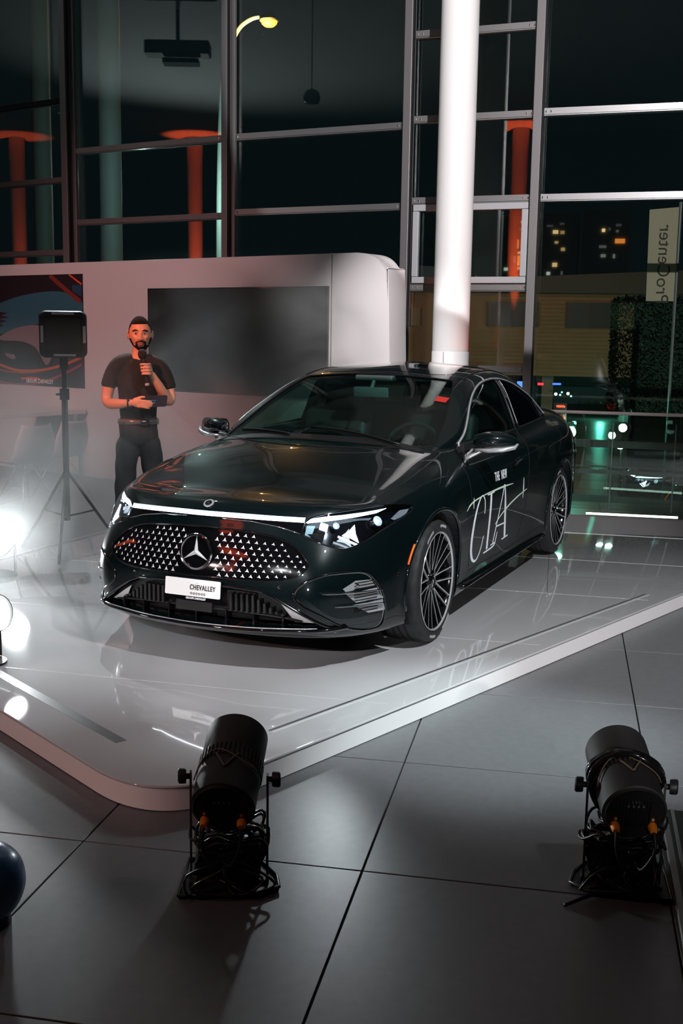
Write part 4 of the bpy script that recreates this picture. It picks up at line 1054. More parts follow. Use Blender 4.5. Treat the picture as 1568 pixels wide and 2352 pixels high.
# table against the wall
tb = tag(empty('long_table'), label='long white table against the display wall beside the chairs', cat='table')
e0 = at_pl(202, 940, wa, wn); zt = e0.z
e1 = at_z(-40, 954, zt); ed = (e1-e0).normalized(); en = Vector((-ed.y,ed.x,0)); 
if en.dot(wd) < 0: en = -en
e0 = e0 + ed*.03
bm = bmesh.new(); Mt = axes(e0, ed, en, (0,0,1)) if ed.cross(en).z > 0 else axes(e0, ed, en, ed.cross(en)); zs = 1 if ed.cross(en).z > 0 else -1
box(bm, (1.15,.40,-.025*zs), (2.3,.80,.05), Mt); bevel(bm,.005,2); obj('tabletop', bm, M_WHITEPAINT, tb)
for x in (.10,2.1):
    bm = bmesh.new(); box(bm, (x,.40,-.395*zs), (.06,.66,.69), Mt); obj('table_panel', bm, M_WALLW, tb)
# shell chairs on crossed wire legs
M_SHELL = mat('chair_shell', (.50,.48,.49), .5)
def make_chair(loc, rz, label):
    ch = empty('shell_chair', loc, rz, label=label, cat='chair', group='shell chairs at the long table')
    bm = bmesh.new(); N = 13; rows = []
    prof = catmull([(.22,0,.44),(.10,0,.425),(-.08,0,.43),(-.17,0,.50),(-.215,0,.64),(-.24,0,.80)], 4)
    for i, p in enumerate(prof):
        t = i/(len(prof)-1); w = .21+.02*math.sin(PI*t)-.05*max(0,t-.75)*4*.6; row = []
        for k in range(N):
            s = -1+2*k/(N-1); lift = .045*s**4*(1 if t < .5 else .4); fwd = .05*abs(s)**3*(1 if t > .45 else 0)
            row.append(bm.verts.new((p.x+fwd, w*s*(1-.12*max(0,t-.8)*5*abs(s)), p.z+lift)))
        rows.append(row)
    for a, b in zip(rows, rows[1:]):
        for k in range(N-1): bm.faces.new((a[k], a[k+1], b[k+1], b[k]))
    s_ = obj('shell', bm, M_SHELL, ch, smooth=True); md = s_.modifiers.new('t','SOLIDIFY'); md.thickness = .012
    for sx in (1,-1):
        for sy in (1,-1):
            bm = bmesh.new(); tube(bm, [(.04*sx,.05*sy,.42),(.23*sx,.20*sy,.004)], .0085, 8); lathe(bm, [(0,0),(.011,0),(.011,.012),(0,.014)], Matrix.Translation((.23*sx,.20*sy,0)), 8); obj('leg', bm, M_CHROME, ch, smooth=True)
    for sy in (1,-1):
        bm = bmesh.new(); tube(bm, [(-.12,.11*sy,.20),(.12,.11*sy,.20)], .003, 6); tube(bm, [(-.05,.10*sy,.40),(.17,-.15*sy,.11)], .0035, 6); obj('brace', bm, M_CHROME, ch, smooth=True)
    return ch
fl = lambda u, v: at_z(u, v, ZF)
q = fl(60,1163); make_chair((q.x,q.y,ZF), math.radians(255), 'pale shell chair on chrome wire legs, nearer the left picture edge')
q = fl(142,1142); make_chair((q.x,q.y,ZF), math.radians(262), 'pale shell chair on chrome wire legs, partly behind the tripod pole')
# ---------------------------------------------------- outside
GZ = -1.0
bm = bmesh.new(); box(bm, (-60,0,GZ-.05), (110,220,.1)); struct(obj('ground_outside', bm, mat('asphalt',(.05,.055,.055),.35,noise=.3,bscale=.5)))
def facing(p): 
    d = CAM-p; d.z = 0; d.normalize(); return d, Vector((-d.y,d.x,0))
hc = at_d(1150, 760, 40.0); hn, hx = facing(hc)
if hx.dot(RT) < 0: hx = -hx
MH = axes((hc.x,hc.y,0), hx, (0,0,1), hx.cross(Vector((0,0,1))))
def hxy(u, v): q = MH.inverted() @ at_pl(u, v, (hc.x,hc.y,0), hn); return q.x, q.y
M_SID = mat('house_siding', (.40,.26,.14), .75, noise=.15, bscale=1.5)
house = tag(empty('house'), label='low brown timber clad house across the street behind the facade', cat='house')
xL, yT = hxy(760,668); xR, yT2 = hxy(1600,640); _, yB = hxy(1150,862)
bm = bmesh.new(); box(bm, ((xL+xR)/2,(yB+yT)/2,-2.0), (xR-xL,yT-yB,3.6), MH); obj('house_wall', bm, M_SID, house)
bm = bmesh.new(); y = yB
while y < yT-.1: box(bm, ((xL+xR)/2,y+.05,-.18), (xR-xL,.09,.03), MH @ Matrix.Rotation(0,4,'X')); y += .14
tag(obj('siding_board', bm, M_SID, house), kind='stuff')
bm = bmesh.new(); xm, ym = hxy(1560,626); prism(bm, [(xL-.4,yT),(xR+.3,yT),(xR+.3,ym+.1),(xL-.4,yT+.18)], -3.5, .35, MH); obj('roof', bm, mat('roof_grey',(.14,.13,.12),.8), house)
for (u0,v0,u1,v1) in ((1120,692,1234,750),(1302,694,1412,754),(915,706,966,748)):
    x0_, y1_ = hxy(u0,v0); x1_, y0_ = hxy(u1,v1); dk = u0 > 1000
    bm = bmesh.new(); box(bm, ((x0_+x1_)/2,(y0_+y1_)/2,-.12), (x1_-x0_,y1_-y0_,.06), MH); fr_ = obj('house_window', bm, mat('shutter_dark',(.05,.045,.04),.4) if dk else mat('curtain',(.45,.36,.22),.7), house)
    for t in (0,.5,1):
        bm = bmesh.new(); box(bm, (x0_+(x1_-x0_)*t,(y0_+y1_)/2,-.07), (.06,y1_-y0_,.05), MH); obj('window_bar', bm, mat('bar_brown',(.12,.09,.06),.6), fr_)
x_, y_ = hxy(1256,930)
bm = bmesh.new(); box(bm, (x_,(GZ+yB)/2,-.6), (.40,yB-GZ,.4), MH); obj('support_post', bm, mat('concrete',(.35,.30,.24),.8), house)
bm = bmesh.new(); box(bm, ((xL+xR)/2,(GZ+yB)/2,-4.5), (xR-xL,yB-GZ,.2), MH); obj('undercroft_wall', bm, mat('undercroft',(.10,.20,.19),.6), house)
# tower block
tcn = at_d(1345, 560, 120.0); tn, tx_ = facing(tcn)
if tx_.dot(RT) < 0: tx_ = -tx_
MTt = axes((tcn.x,tcn.y,0), tx_, (0,0,1), tx_.cross(Vector((0,0,1))))
def txy(u, v): q = MTt.inverted() @ at_pl(u, v, (tcn.x,tcn.y,0), tn); return q.x, q.y
def tower(name, u0, u1, vt, lit, label, dz=0):
    t = tag(empty(name), label=label, cat='building', group='tower blocks on the night horizon')
    x0_, y1_ = txy(u0,vt); x1_, _ = txy(u1,vt)
    bm = bmesh.new(); box(bm, ((x0_+x1_)/2,(y1_+GZ)/2,-6-dz), (x1_-x0_,y1_-GZ,10), MTt); obj('tower_wall', bm, mat('tower_dark',(.45,.50,.50),.8), t)
    for (u, v, w_, h_, c, s) in lit:
        x_, y_ = txy(u, v); bm = bmesh.new(); box(bm, (x_,y_,-.95-dz), (w_*120/F_PX,h_*120/F_PX,.1), MTt)
        nm = 'lit_'+'_'.join('%d' % int(k*10) for k in c)+'_%d' % int(s*10); obj('lit_window', bm, mat(nm, c, .5, emit=c, es=s), t)
W1 = (1,.62,.25); W2 = (.8,.8,.7); OR = (1,.28,.05)
tower('tower_block', 1222, 1330, 486, [(1275,531,12,8,W1,.9),(1291,532,9,7,W1,.35),(1277,555,8,5,W1,.45),(1292,571,9,7,W1,.4),(1273,607,11,9,W1,.8),(1258,627,8,7,W2,.6),(1262,517,14,4,W2,.05),(1290,512,10,4,W2,.04),(1289,626,4,8,W2,.10)], 'dark tower block with lit windows, left of the two behind the house')
tower('tower_block', 1340, 1452, 478, [(1386,527,7,7,W1,1.2),(1424,552,22,10,OR,.9),(1384,565,16,6,W2,.18),(1385,586,11,7,W2,.2),(1410,587,5,9,W2,.2),(1418,529,6,5,W2,.10),(1421,515,12,5,W2,.07),(1400,524,5,6,W2,.08)], 'dark tower block with lit windows, right of the two behind the house')
tower('tower_block', 1150, 1216, 494, [(1201,508,12,6,W1,1.2),(1204,541,7,8,W1,.9),(1188,559,4,20,OR,.8),(1191,597,9,22,OR,1.2),(1180,595,6,16,W2,.15),(1192,579,9,5,W1,.8),(1160,617,9,7,W2,.9),(1191,615,9,6,W1,.6),(1198,525,14,6,W2,.1)], 'dark tower block with orange lights seen through the casement window')
# hedge
hg = at_d(1500, 800, 20.5); n2, x2 = facing(hg)
if x2.dot(RT) < 0: x2 = -x2
def gxy(u, v): q = at_pl(u, v, hg, n2); return (q-Vector((hg.x,hg.y,0))).dot(x2), q.z
hx0, hz1 = gxy(1412,686); hz0 = GZ; hx1 = hx0+2.6
rnd = random.Random(4)
hedge = tag(empty('hedge'), label='tall clipped dark green hedge outside the glass at right', cat='hedge')
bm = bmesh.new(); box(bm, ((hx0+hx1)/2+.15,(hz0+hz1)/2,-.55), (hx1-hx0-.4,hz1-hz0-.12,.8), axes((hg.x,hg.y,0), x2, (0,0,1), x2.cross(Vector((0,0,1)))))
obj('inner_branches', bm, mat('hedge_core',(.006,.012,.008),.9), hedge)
bm = bmesh.new(); MG = axes((hg.x,hg.y,0), x2, (0,0,1), x2.cross(Vector((0,0,1))))
for i in range(9000):
    if rnd.random() < .75: p = Vector((rnd.uniform(hx0-.02,hx1), rnd.uniform(.2,hz1), rnd.uniform(-.05,.06)))
    elif rnd.random() < .5: p = Vector((rnd.uniform(hx0,hx1), hz1+rnd.uniform(-.06,.07), rnd.uniform(-1,0)))
    else: p = Vector((hx0+rnd.uniform(-.07,.05), rnd.uniform(.2,hz1), rnd.uniform(-1,0)))
    s = rnd.uniform(.02,.045); a = rnd.uniform(0,2*PI); t1 = Vector((math.cos(a), math.sin(a), rnd.uniform(-.6,.6))).normalized(); t2 = t1.cross(Vector((rnd.uniform(-1,1),rnd.uniform(-1,1),1))).normalized()
    bm.faces.new([bm.verts.new(MG @ (p+t1*s)), bm.verts.new(MG @ (p+t2*s*.45)), bm.verts.new(MG @ (p-t1*s)), bm.verts.new(MG @ (p-t2*s*.45))])
tag(obj('hedge_leaves', bm, mat('hedge_green',(.035,.085,.045),.6,noise=.4,bscale=6), hedge), kind='stuff')
# banner
bq = at_d(1519, 580, 13.2); n3, x3 = facing(bq)
if x3.dot(RT) < 0: x3 = -x3
MB3 = axes(bq, x3, (0,0,1), x3.cross(Vector((0,0,1)))); pxm = 13.2/F_PX
ban = tag(empty('banner_flag'), label='beige vertical banner flag with dark lettering above the hedge', cat='banner')
bm = bmesh.new(); prism(bm, [(-32*pxm,96*pxm),(33*pxm,101*pxm),(33*pxm,-110*pxm),(-29*pxm,-110*pxm)], -.004, .004, MB3); obj('banner_cloth', bm, mat('banner_beige',(.42,.32,.22),.8), ban)
text_obj('banner_lettering', 'ProCenter', 41*pxm, axes(MB3 @ Vector((5*pxm,-27*pxm,.006)), (0,0,1), x3, -Vector((0,0,1)).cross(x3)*-1), mat('banner_ink',(.03,.022,.015),.7), ban, thick=.002)
bm = bmesh.new(); tube(bm, [MB3@Vector((36*pxm,112*pxm,0)), Vector((*(MB3@Vector((36*pxm,0,0))).xy, GZ))], .02, 8); obj('banner_pole', bm, M_ALU, ban)
# street lamp
sl0 = at_d(510, 585, 24.0); sb = Vector((sl0.x, sl0.y, GZ)); 
slp = tag(empty('street_lamp'), label='curved street lamp glowing orange outside the tall glass', cat='lamp')
P = [sb, at_d(505,585,24), at_d(508,300,24), at_d(515,180,24), at_d(528,110,24), at_d(547,66,24), at_d(575,44,24), at_d(600,38,24)]
bm = bmesh.new(); tube(bm, catmull(P,5), [.085*(1-.5*i/35) for i in range(36)][:len(catmull(P,5))], 10); obj('lamp_post', bm, mat('post_pale',(.60,.78,.74),.5), slp, smooth=True)
hd = at_d(618, 46, 24); bm = bmesh.new(); lathe(bm, [(.0,.13),(.10,.12),(.17,.07),(.21,.0),(.20,-.03),(.0,-.02)], Matrix.Translation(hd), 24); obj('lamp_head', bm, mat('lamp_hood',(.30,.26,.2),.5), slp, smooth=40)
bm = bmesh.new(); lathe(bm, [(.175,.0),(.16,-.06),(.10,-.11),(0,-.13)], Matrix.Translation(hd+Vector((0,0,-.02))), 24); obj('lamp_glow', bm, mat('lamp_amber',(1,.5,.1),.4,emit=(1,.36,.04),es=4), slp, smooth=True)
point('street_glow', hd+Vector((.3,0,-.35)), 150, (1,.45,.12), .02)
# street lights, traffic signal and distant bulbs
def bulb(name, u, v, dpt, r, col, es, label, cat='lamp', group=None, post=True):
    p = at_d(u, v, dpt); t = tag(empty(name), label=label, cat=cat, group=group)
    bm = bmesh.new(); bmesh.ops.create_uvsphere(bm, u_segments=14, v_segments=8, radius=r, matrix=Matrix.Translation(p)); obj('bulb', bm, mat('bulb_%s_%d' % (name, int(es*10)), col, .4, emit=col, es=es), t, smooth=True)
    bm = bmesh.new(); lathe(bm, [(r*.4,r*.8),(r*1.1,r*1.0),(r*.3,r*1.6),(0,r*1.6)], Matrix.Translation(p), 12); obj('hood', bm, M_MULL, t)
    if post: bm = bmesh.new(); tube(bm, [p+Vector((-r*1.5,0,r*1.5)), Vector((p.x-r*1.5,p.y,GZ))], .02, 6); obj('post', bm, M_MULL, t)
    return p
GR_ = (.35,1.0,.75)
p = bulb('green_signal', 1308, 992, 13.5, .075, GR_, 14, 'brightest green signal light beside the sedan tail'); 
bulb('green_signal', 1318, 972, 14, .03, GR_, 4, 'small green light just above the brightest signal'); bulb('bollard_light', 1405, 1000, 15, .05, (.7,1,.9), 7, 'white bollard light seen through the balustrade, left one'); bulb('bollard_light', 1424, 1022, 14, .055, (.9,.95,1), 7, 'round white bollard light through the balustrade, right one')
for k, (u, v, s, lb) in enumerate(((1276,905,7,'brighter distant white light nearest the house support post'),(1286,907,3,'faint green distant light just right of the first bright one'),(1304,904,7,'brighter distant white light farther from the house support post'),(1311,910,3,'rightmost and lowest faint green light in the distant row'),(1290,901,2,'faintest and highest green light in the distant row'))):
    bulb('distant_bulb', u, v, 34, .045 if s > 5 else .03, (.8,1,.9) if s > 5 else GR_, s, lb, group='distant lights under the house', post=False)
point('green_spill', p+Vector((.5,.1,.2)), 14, GR_, .012); point('street_green', at_d(1380,925,36), 70, (.2,1.0,.75), .02); point('house_wash', at_d(1000,800,33)+Vector((0,0,2.0)), 200, (1,.48,.20), .02); point('house_wash_two', at_d(1300,760,32)+Vector((0,0,3)), 150, (1,.62,.36), .02)
# neon sign red ring and blue shopfront
rq = at_d(1285, 960, 13.0); n4, x4 = facing(rq)
if x4.dot(RT) < 0: x4 = -x4
MR = axes(rq, x4, (0,0,1), x4.cross(Vector((0,0,1)))); k4 = 13.0/F_PX
sg_ = tag(empty('neon_sign'), label='small round red neon sign above the sedan tail', cat='sign')
M_NEON = mat('neon_red',(1,.05,.02),.4,emit=(1,.05,.02),es=4.5)
bm = bmesh.new(); tube(bm, [MR@Vector((10*k4*math.cos(a),(10*math.sin(a)+1)*k4,.02)) for a in np.linspace(math.radians(140),math.radians(400),20)], 1.7*k4, 6); obj('neon_ring', bm, M_NEON, sg_)
bm = bmesh.new(); tube(bm, [MR@Vector((-5*k4,3*k4,.02)), MR@Vector((3*k4,4*k4,.02))], 1.5*k4, 6); tube(bm, [MR@Vector((-2*k4,-3*k4,.02)), MR@Vector((5*k4,-2*k4,.02))], 1.2*k4, 6); obj('neon_bar', bm, M_NEON, sg_)
bm = bmesh.new(); tube(bm, [MR@Vector((x*k4,(27+2*math.sin(x*1.3))*k4,.02)) for x in np.linspace(-8,10,16)], 1.8*k4, 6); obj('neon_script', bm, M_NEON, sg_)
bm = bmesh.new(); box(bm, (0,6*k4,-.03), (30*k4,56*k4,.05), MR); obj('sign_board', bm, mat('sign_back',(.012,.02,.02),.6), sg_)
bm = bmesh.new(); tube(bm, [MR@Vector((0,-20*k4,-.03)), Vector((rq.x,rq.y,GZ))], .025, 6); obj('sign_post', bm, M_MULL, sg_)
for (u, v, w_, h_, c, es, lb) in ((1200,886,26,20,(.08,.22,1),2.5,'blue glowing shop sign behind the roof line'),(1278,882,20,5,(.10,.25,1),1.3,'thin blue glowing sign right of the house post'),(1241,882,14,6,(1,.03,.05),2.5,'small red glowing sign left of the house post')):
    q = at_d(u, v, 38); MS = axes(q, hx, (0,0,1), hx.cross(Vector((0,0,1)))); k5 = 38/F_PX
    t = tag(empty('shop_sign'), label=lb, cat='sign'); bm = bmesh.new(); box(bm, (0,0,0), (w_*k5,h_*k5,.06), MS); bevel(bm,.02,2); obj('sign_face', bm, mat('sign_%d' % u, c, .4, emit=c, es=es), t)
    bm = bmesh.new(); box(bm, (0,0,-.05), (w_*k5*1.1,h_*k5*1.15,.05), MS); obj('sign_box', bm, M_SEAM, t)
# pale columns of the neighbouring canopy outside
for (u, dpt, r, lb) in ((253,17,.17,'pale round canopy column outside, right of the first mullion'),(98,18,.15,'pale round canopy column outside, left of the first mullion')):
    q = at_d(u, 400, dpt); bm = bmesh.new(); lathe(bm, [(r,GZ),(r,7.2)], Matrix.Translation((q.x,q.y,0)), 32)
    t = tag(obj('canopy_column', bm, mat('canopy_paint',(.30,.34,.33),.6), smooth=True), label=lb, cat='column')
point('post_fill', at_d(480,420,22.6), 90, (.75,1,.92), .01)  # added point light to brighten the lamp post, no fixture here
point('canopy_wash', at_d(330,500,15.3)+Vector((0,0,.5)), 40, (.65,.95,.88), .01)
# copy of the car set outside, standing in for a reflected car
c2 = copy_tree(car, None); q = at_d(1590, 1180, 15.0)
c2['label'] = 'dark sedan outside the glass standing in for a reflected car, mostly beyond the right picture edge'; c2['category'] = 'car'
fwd2 = x3*-1; ang = math.atan2(fwd2.y, fwd2.x)
Rm = Matrix.Rotation(ang, 4, 'Z'); off = Rm @ Vector((1.395,.9,0))
c2.location = (q.x-off.x, q.y-off.y, GZ); c2.rotation_euler = (0,0,ang)
# ------------------------------------------------------------------ PERSON
M_SKIN = mat('skin', (.52,.27,.18), .5, noise=.08, bscale=30); M_SKIN.node_tree.nodes['Principled BSDF'].inputs['Subsurface Weight'].default_value = .08
M_SHIRT = mat('shirt_black', (.006,.007,.008), .85, bump=.2, bscale=120)
M_TROU = mat('trouser_dark', (.022,.024,.027), .8, bump=.2, bscale=120)
M_HAIR = mat('hair_dark', (.010,.007,.005), .95, bump=.5, bscale=250, spec=.1)
M_SHOE = mat('shoe_black', (.01,.01,.01), .35)
pl0 = at_z(322, 1290, 0.0); pfw = (CAM-pl0); pfw.z = 0; pfw.normalize(); pr = Vector((-pfw.y, pfw.x, 0))
if pr.dot(RT) < 0: pr = -pr
pl0.z = .004
man = tag(empty('person', (0,0,0)), label='bearded man in black t-shirt speaking into a microphone behind the sedan bonnet', cat='person')
MM_ = axes((pl0.x,pl0.y,.003), pr, pfw, pr.cross(pfw))     # local: x picture right, y toward the camera, z up
if MM_.to_3x3()[2][2] < 0: MM_ = axes((pl0.x,pl0.y,.003), pr, pfw, (0,0,1))
def skin_obj(name, chains, m, sub=2, parent=None, remesh=None, extra=None, root=0):
    """chains: list of lists of (x,y,z,r) ; shared points are merged"""
    vs, idx, es, rad = [], {}, [], []
    for ch in chains:
        prev = None
        for p in ch:
            k = (round(p[0],4), round(p[1],4), round(p[2],4))
            if k not in idx: idx[k] = len(vs); vs.append(Vector(p[:3])); rad.append(p[3] if isinstance(p[3],(tuple,list)) else (p[3],p[3]))
            i = idx[k]
            if prev is not None and prev != i: es.append((prev,i))
            prev = i
    me = bpy.data.meshes.new(name); me.from_pydata(vs, es, []); me.update(); o = bpy.data.objects.new(name, me); C.objects.link(o)
    o.modifiers.new('k','SKIN')
    for i, v in enumerate(me.skin_vertices[0].data): v.radius = rad[i]; v.use_root = (i == root)
    s = o.modifiers.new('s','SUBSURF'); s.levels = sub; s.render_levels = sub
    dg = bpy.context.evaluated_depsgraph_get(); dg.update(); m2 = bpy.data.meshes.new_from_object(o.evaluated_get(dg)); bpy.data.objects.remove(o)
    bm = bmesh.new(); bm.from_mesh(m2); bpy.data.meshes.remove(m2)
    return bm
def finish(name, bm, m, parent, vox=None, smooth=True, it=0):
    bm.transform(MM_); me = bpy.data.meshes.new(name); bm.to_mesh(me); bm.free()
    if vox:
        o = bpy.data.objects.new('tmp', me); C.objects.link(o); r = o.modifiers.new('r','REMESH'); r.mode = 'VOXEL'; r.voxel_size = vox
        if it: sm = o.modifiers.new('sm','SMOOTH'); sm.iterations = it; sm.factor = .5
        dg = bpy.context.evaluated_depsgraph_get(); dg.update(); me = bpy.data.meshes.new_from_object(o.evaluated_get(dg)); bpy.data.objects.remove(o)
    me.name = name; me.materials.clear()
    for mm in (m if isinstance(m,(list,tuple)) else [m]): me.materials.append(mm)
    me.polygons.foreach_set('use_smooth', [True]*len(me.polygons)); o = bpy.data.objects.new(name, me); C.objects.link(o); o.parent = parent; return o
def join_bm(a, b):
    t = bpy.data.meshes.new('t'); b.to_mesh(t); b.free(); a.from_mesh(t); bpy.data.meshes.remove(t); return a
HX, HZ = .020, 1.585                                       # head centre
def head_bm(us=48, vs_=36):
    bm = bmesh.new(); bmesh.ops.create_uvsphere(bm, u_segments=us, v_segments=vs_, radius=1.0)
    for v in bm.verts:
        x, y, z = v.co; 
        w = .0775*(1-.10*max(0,-z)**1.2-.02*z); jaw = max(0, -z-.15)
        X = x*w*(1-.32*jaw**1.3); Z = z*.122; Y = y*.095
        if y > 0:
            Y = y*.088 + .0
            Y += .010*math.exp(-((z+.78)/.22)**2)*math.exp(-(x/.42)**2)        # chin
            Y -= .012*math.exp(-((z-.05)/.14)**2)*(math.exp(-((abs(x)-.40)/.19)**2))     # eye sockets
            Y += .006*math.exp(-((z-.24)/.10)**2)*math.exp(-((abs(x)-.32)/.30)**2)      # brow
            Y += .006*math.exp(-((z+.12)/.16)**2)*math.exp(-((abs(x)-.52)/.18)**2)      # cheek
            ns = math.exp(-(x/(.10+.07*max(0,min(1,(.05-z)/.35))))**2); t = (.12-z)/.40
            if 0 < t < 1.15: Y += ns*(.004+.022*t**1.2)*(1 if t < 1 else max(0,1-(t-1)/.15))
            Y += .006*math.exp(-((z+.50)/.085)**2)*math.exp(-(x/.26)**2)             # mouth mound
        else:
            Y = y*.104
            if z < -.2: Y *= 1-.35*min(1,(-z-.2)/.8)
        v.co = (X, Y, Z)
    bm.transform(Matrix.Translation((HX,.012,HZ)) @ Matrix.Rotation(-.04,4,'X') @ Matrix.Rotation(-.05,4,'Y'))
    return bm
sh = 1.435
body_ch = [
 [(0,0,.94,(.105,.07)),(0,0,1.06,(.108,.072)),(0,.0,1.18,(.128,.085)),(0,0,1.31,(.140,.09)),(.008,0,1.39,(.095,.065)),(.014,.0,1.44,(.058,.055)),(.018,.006,1.50,.054),(.02,.008,1.56,.05)],
 [(-.08,0,1.385,.05),(-.140,0,1.380,.056),(-.178,-.002,1.30,.051),(-.202,-.004,1.21,.045),(-.216,.0,1.135,.041),(-.200,.045,1.112,.041),(-.12,.125,1.118,.036),(-.060,.172,1.127,.026),(-.018,.19,1.132,(.026,.020))],
 [(.09,0,1.385,.05),(.148,0,1.376,.056),(.186,-.002,1.295,.051),(.210,.0,1.21,.045),(.224,.03,1.140,.041),(.207,.062,1.122,.041),(.150,.13,1.222,.036),(.102,.172,1.305,.026),(.084,.182,1.340,(.020,.026))],
 [(-.070,0,.88,.066),(-.095,.01,.50,.050),(-.105,-.01,.10,.042),(-.108,.03,.06,.04),(-.11,.12,.035,.034)],
 [(.070,0,.88,.066),(.105,.03,.50,.050),(.12,.01,.10,.042),(.122,.05,.06,.04),(.13,.14,.035,.034)]]
# right-of-picture hand closed round the microphone (held upright, leaning)
mic0, mic1 = Vector((.030,.205,1.462)), Vector((.062,.215,1.245))
mdir = (mic1-mic0).normalized()
fing = []
palm = Vector((.082,.186,1.345))
for k in range(4):
    c = mic0+mdir*(.075+.0215*k); r = .0245
    base = c+Vector((.038,-.008,.002)); 
    side = Vector((1,0,0)); out = Vector((0,1,0))
    pts = [palm+Vector((0,-.004,.022-.016*k)), base, c+Vector((.028,.020,0)), c+Vector((.004,.029,.002)), c+Vector((-.020,.018,.001)), c+Vector((-.024,-.002,-.001))]
    rr = [.0125,.0115,.0098,.0092,.0085,.0070]
    if k == 3: rr = [x*.88 for x in rr]
    fing.append([(p.x,p.y,p.z,q) for p, q in zip(pts, rr)])
c = mic0+mdir*.080
pts = [palm+Vector((0,-.010,0)), palm+Vector((-.014,-.022,.016)), c+Vector((.010,-.028,.0)), c+Vector((-.016,-.022,.010))]
fing.append([(p.x,p.y,p.z,q) for p, q in zip(pts, (.014,.0125,.0105,.0085))])
# other hand: flat fingers under a card, thumb on top
pa = Vector((.000,.196,1.134))
for k in range(4):
    dz = -.002-.0125*k; ln = (.070,.078,.072,.056)[k]
    pts = [pa+Vector((-.012,0,.014+dz)), pa+Vector((.022,.010,.012+dz)), pa+Vector((.022+ln*.45,.016,.010+dz*1.1)), pa+Vector((.022+ln*.78,.012,.008+dz*1.15)), pa+Vector((.022+ln,.004,.006+dz*1.2))]
    fing.append([(p.x,p.y,p.z,q) for p, q in zip(pts, (.0135,.0108,.0095,.0088,.0072))])
pts = [pa+Vector((-.022,-.004,.010)), pa+Vector((-.004,-.010,.026)), pa+Vector((.024,-.010,.034)), pa+Vector((.050,-.006,.034))]
fing.append([(p.x,p.y,p.z,q) for p, q in zip(pts, (.014,.012,.0105,.0085))])
B = skin_obj('b', [body_ch[0]], None, 2)
for f in body_ch[1:]+fing: B = join_bm(B, skin_obj('f', [f], None, 2))
for c_, sc in ((Vector((-.012,.190,1.133)),(.034,.020,.034)), (palm, (.017,.024,.036))):
    t = bmesh.new(); bmesh.ops.create_uvsphere(t, u_segments=16, v_segments=12, radius=1.0, matrix=Matrix.Translation(c_) @ Matrix.Diagonal((*sc,1))); B = join_bm(B, t)
B = join_bm(B, head_bm())
for s in (1,-1):       # ears
    t = bmesh.new(); bmesh.ops.create_uvsphere(t, u_segments=16, v_segments=12, radius=1.0, matrix=Matrix.Translation((HX+s*.081,.005,HZ-.002)) @ Matrix.Rotation(s*.35,4,'Z') @ Matrix.Diagonal((.008,.019,.031,1))); B = join_bm(B, t)
bmesh.ops.recalc_face_normals(B, faces=list(B.faces))
finish('body', B, M_SKIN, man, vox=.0042, it=1)
def blob(name, c, s, m, rot=None, seg=16):
    t = bmesh.new(); mt = Matrix.Translation(c)
    if rot is not None: mt = mt @ rot
    bmesh.ops.create_uvsphere(t, u_segments=seg, v_segments=seg*3//4, radius=1.0, matrix=mt @ Matrix.Diagonal((*s,1))); return finish(name, t, m, man)
# face details
M_EYE = mat('eye_white',(.62,.58,.55),.2); M_IRIS = mat('iris_dark',(.05,.035,.025),.15); M_LIP = mat('lip',(.40,.13,.10),.45)
fy = lambda x, z: .0
for s in (1,-1):
    blob('eye', (HX+s*.0305,.0865,HZ+.007), (.0135,.008,.0068), M_EYE); blob('iris', (HX+s*.0305,.0940,HZ+.008), (.0058,.0022,.0058), M_IRIS)
    t = bmesh.new(); tube(t, [(HX+s*.014,.1005,HZ+.026),(HX+s*.030,.0995,HZ+.031),(HX+s*.046,.0900,HZ+.027),(HX+s*.053,.082,HZ+.022)], [.0022,.0036,.0034,.0018], 8); finish('eyebrow', t, M_HAIR, man)
    t = bmesh.new(); tube(t, [(HX+s*.017,.0935,HZ+.0075),(HX+s*.024,.0955,HZ+.0145),(HX+s*.034,.0950,HZ+.0145),(HX+s*.044,.0890,HZ+.0085)], .0019, 6); finish('eyelid', t, M_SKIN, man)
t = bmesh.new(); tube(t, [(HX-.024,.0935,HZ-.0590),(HX-.010,.1020,HZ-.0555),(HX,.1020,HZ-.0570),(HX+.010,.1020,HZ-.0555),(HX+.024,.0935,HZ-.0590)], [.002,.0042,.0038,.0042,.002], 8); finish('upper_lip', t, M_LIP, man)
t = bmesh.new(); tube(t, [(HX-.020,.0935,HZ-.0640),(HX,.1025,HZ-.0680),(HX+.020,.0935,HZ-.0640)], [.002,.0055,.002], 8); finish('lower_lip', t, M_LIP, man)
t = bmesh.new(); tube(t, [(HX-.022,.0935,HZ-.0615),(HX,.1035,HZ-.0620),(HX+.022,.0935,HZ-.0615)], [.001,.0030,.001], 6); finish('mouth_gap', t, mat('mouth_dark',(.03,.01,.01),.6), man)
for s in (1,-1): blob('nostril_wing', (HX+s*.0115,.1035,HZ-.030), (.0065,.0085,.006), M_SKIN)
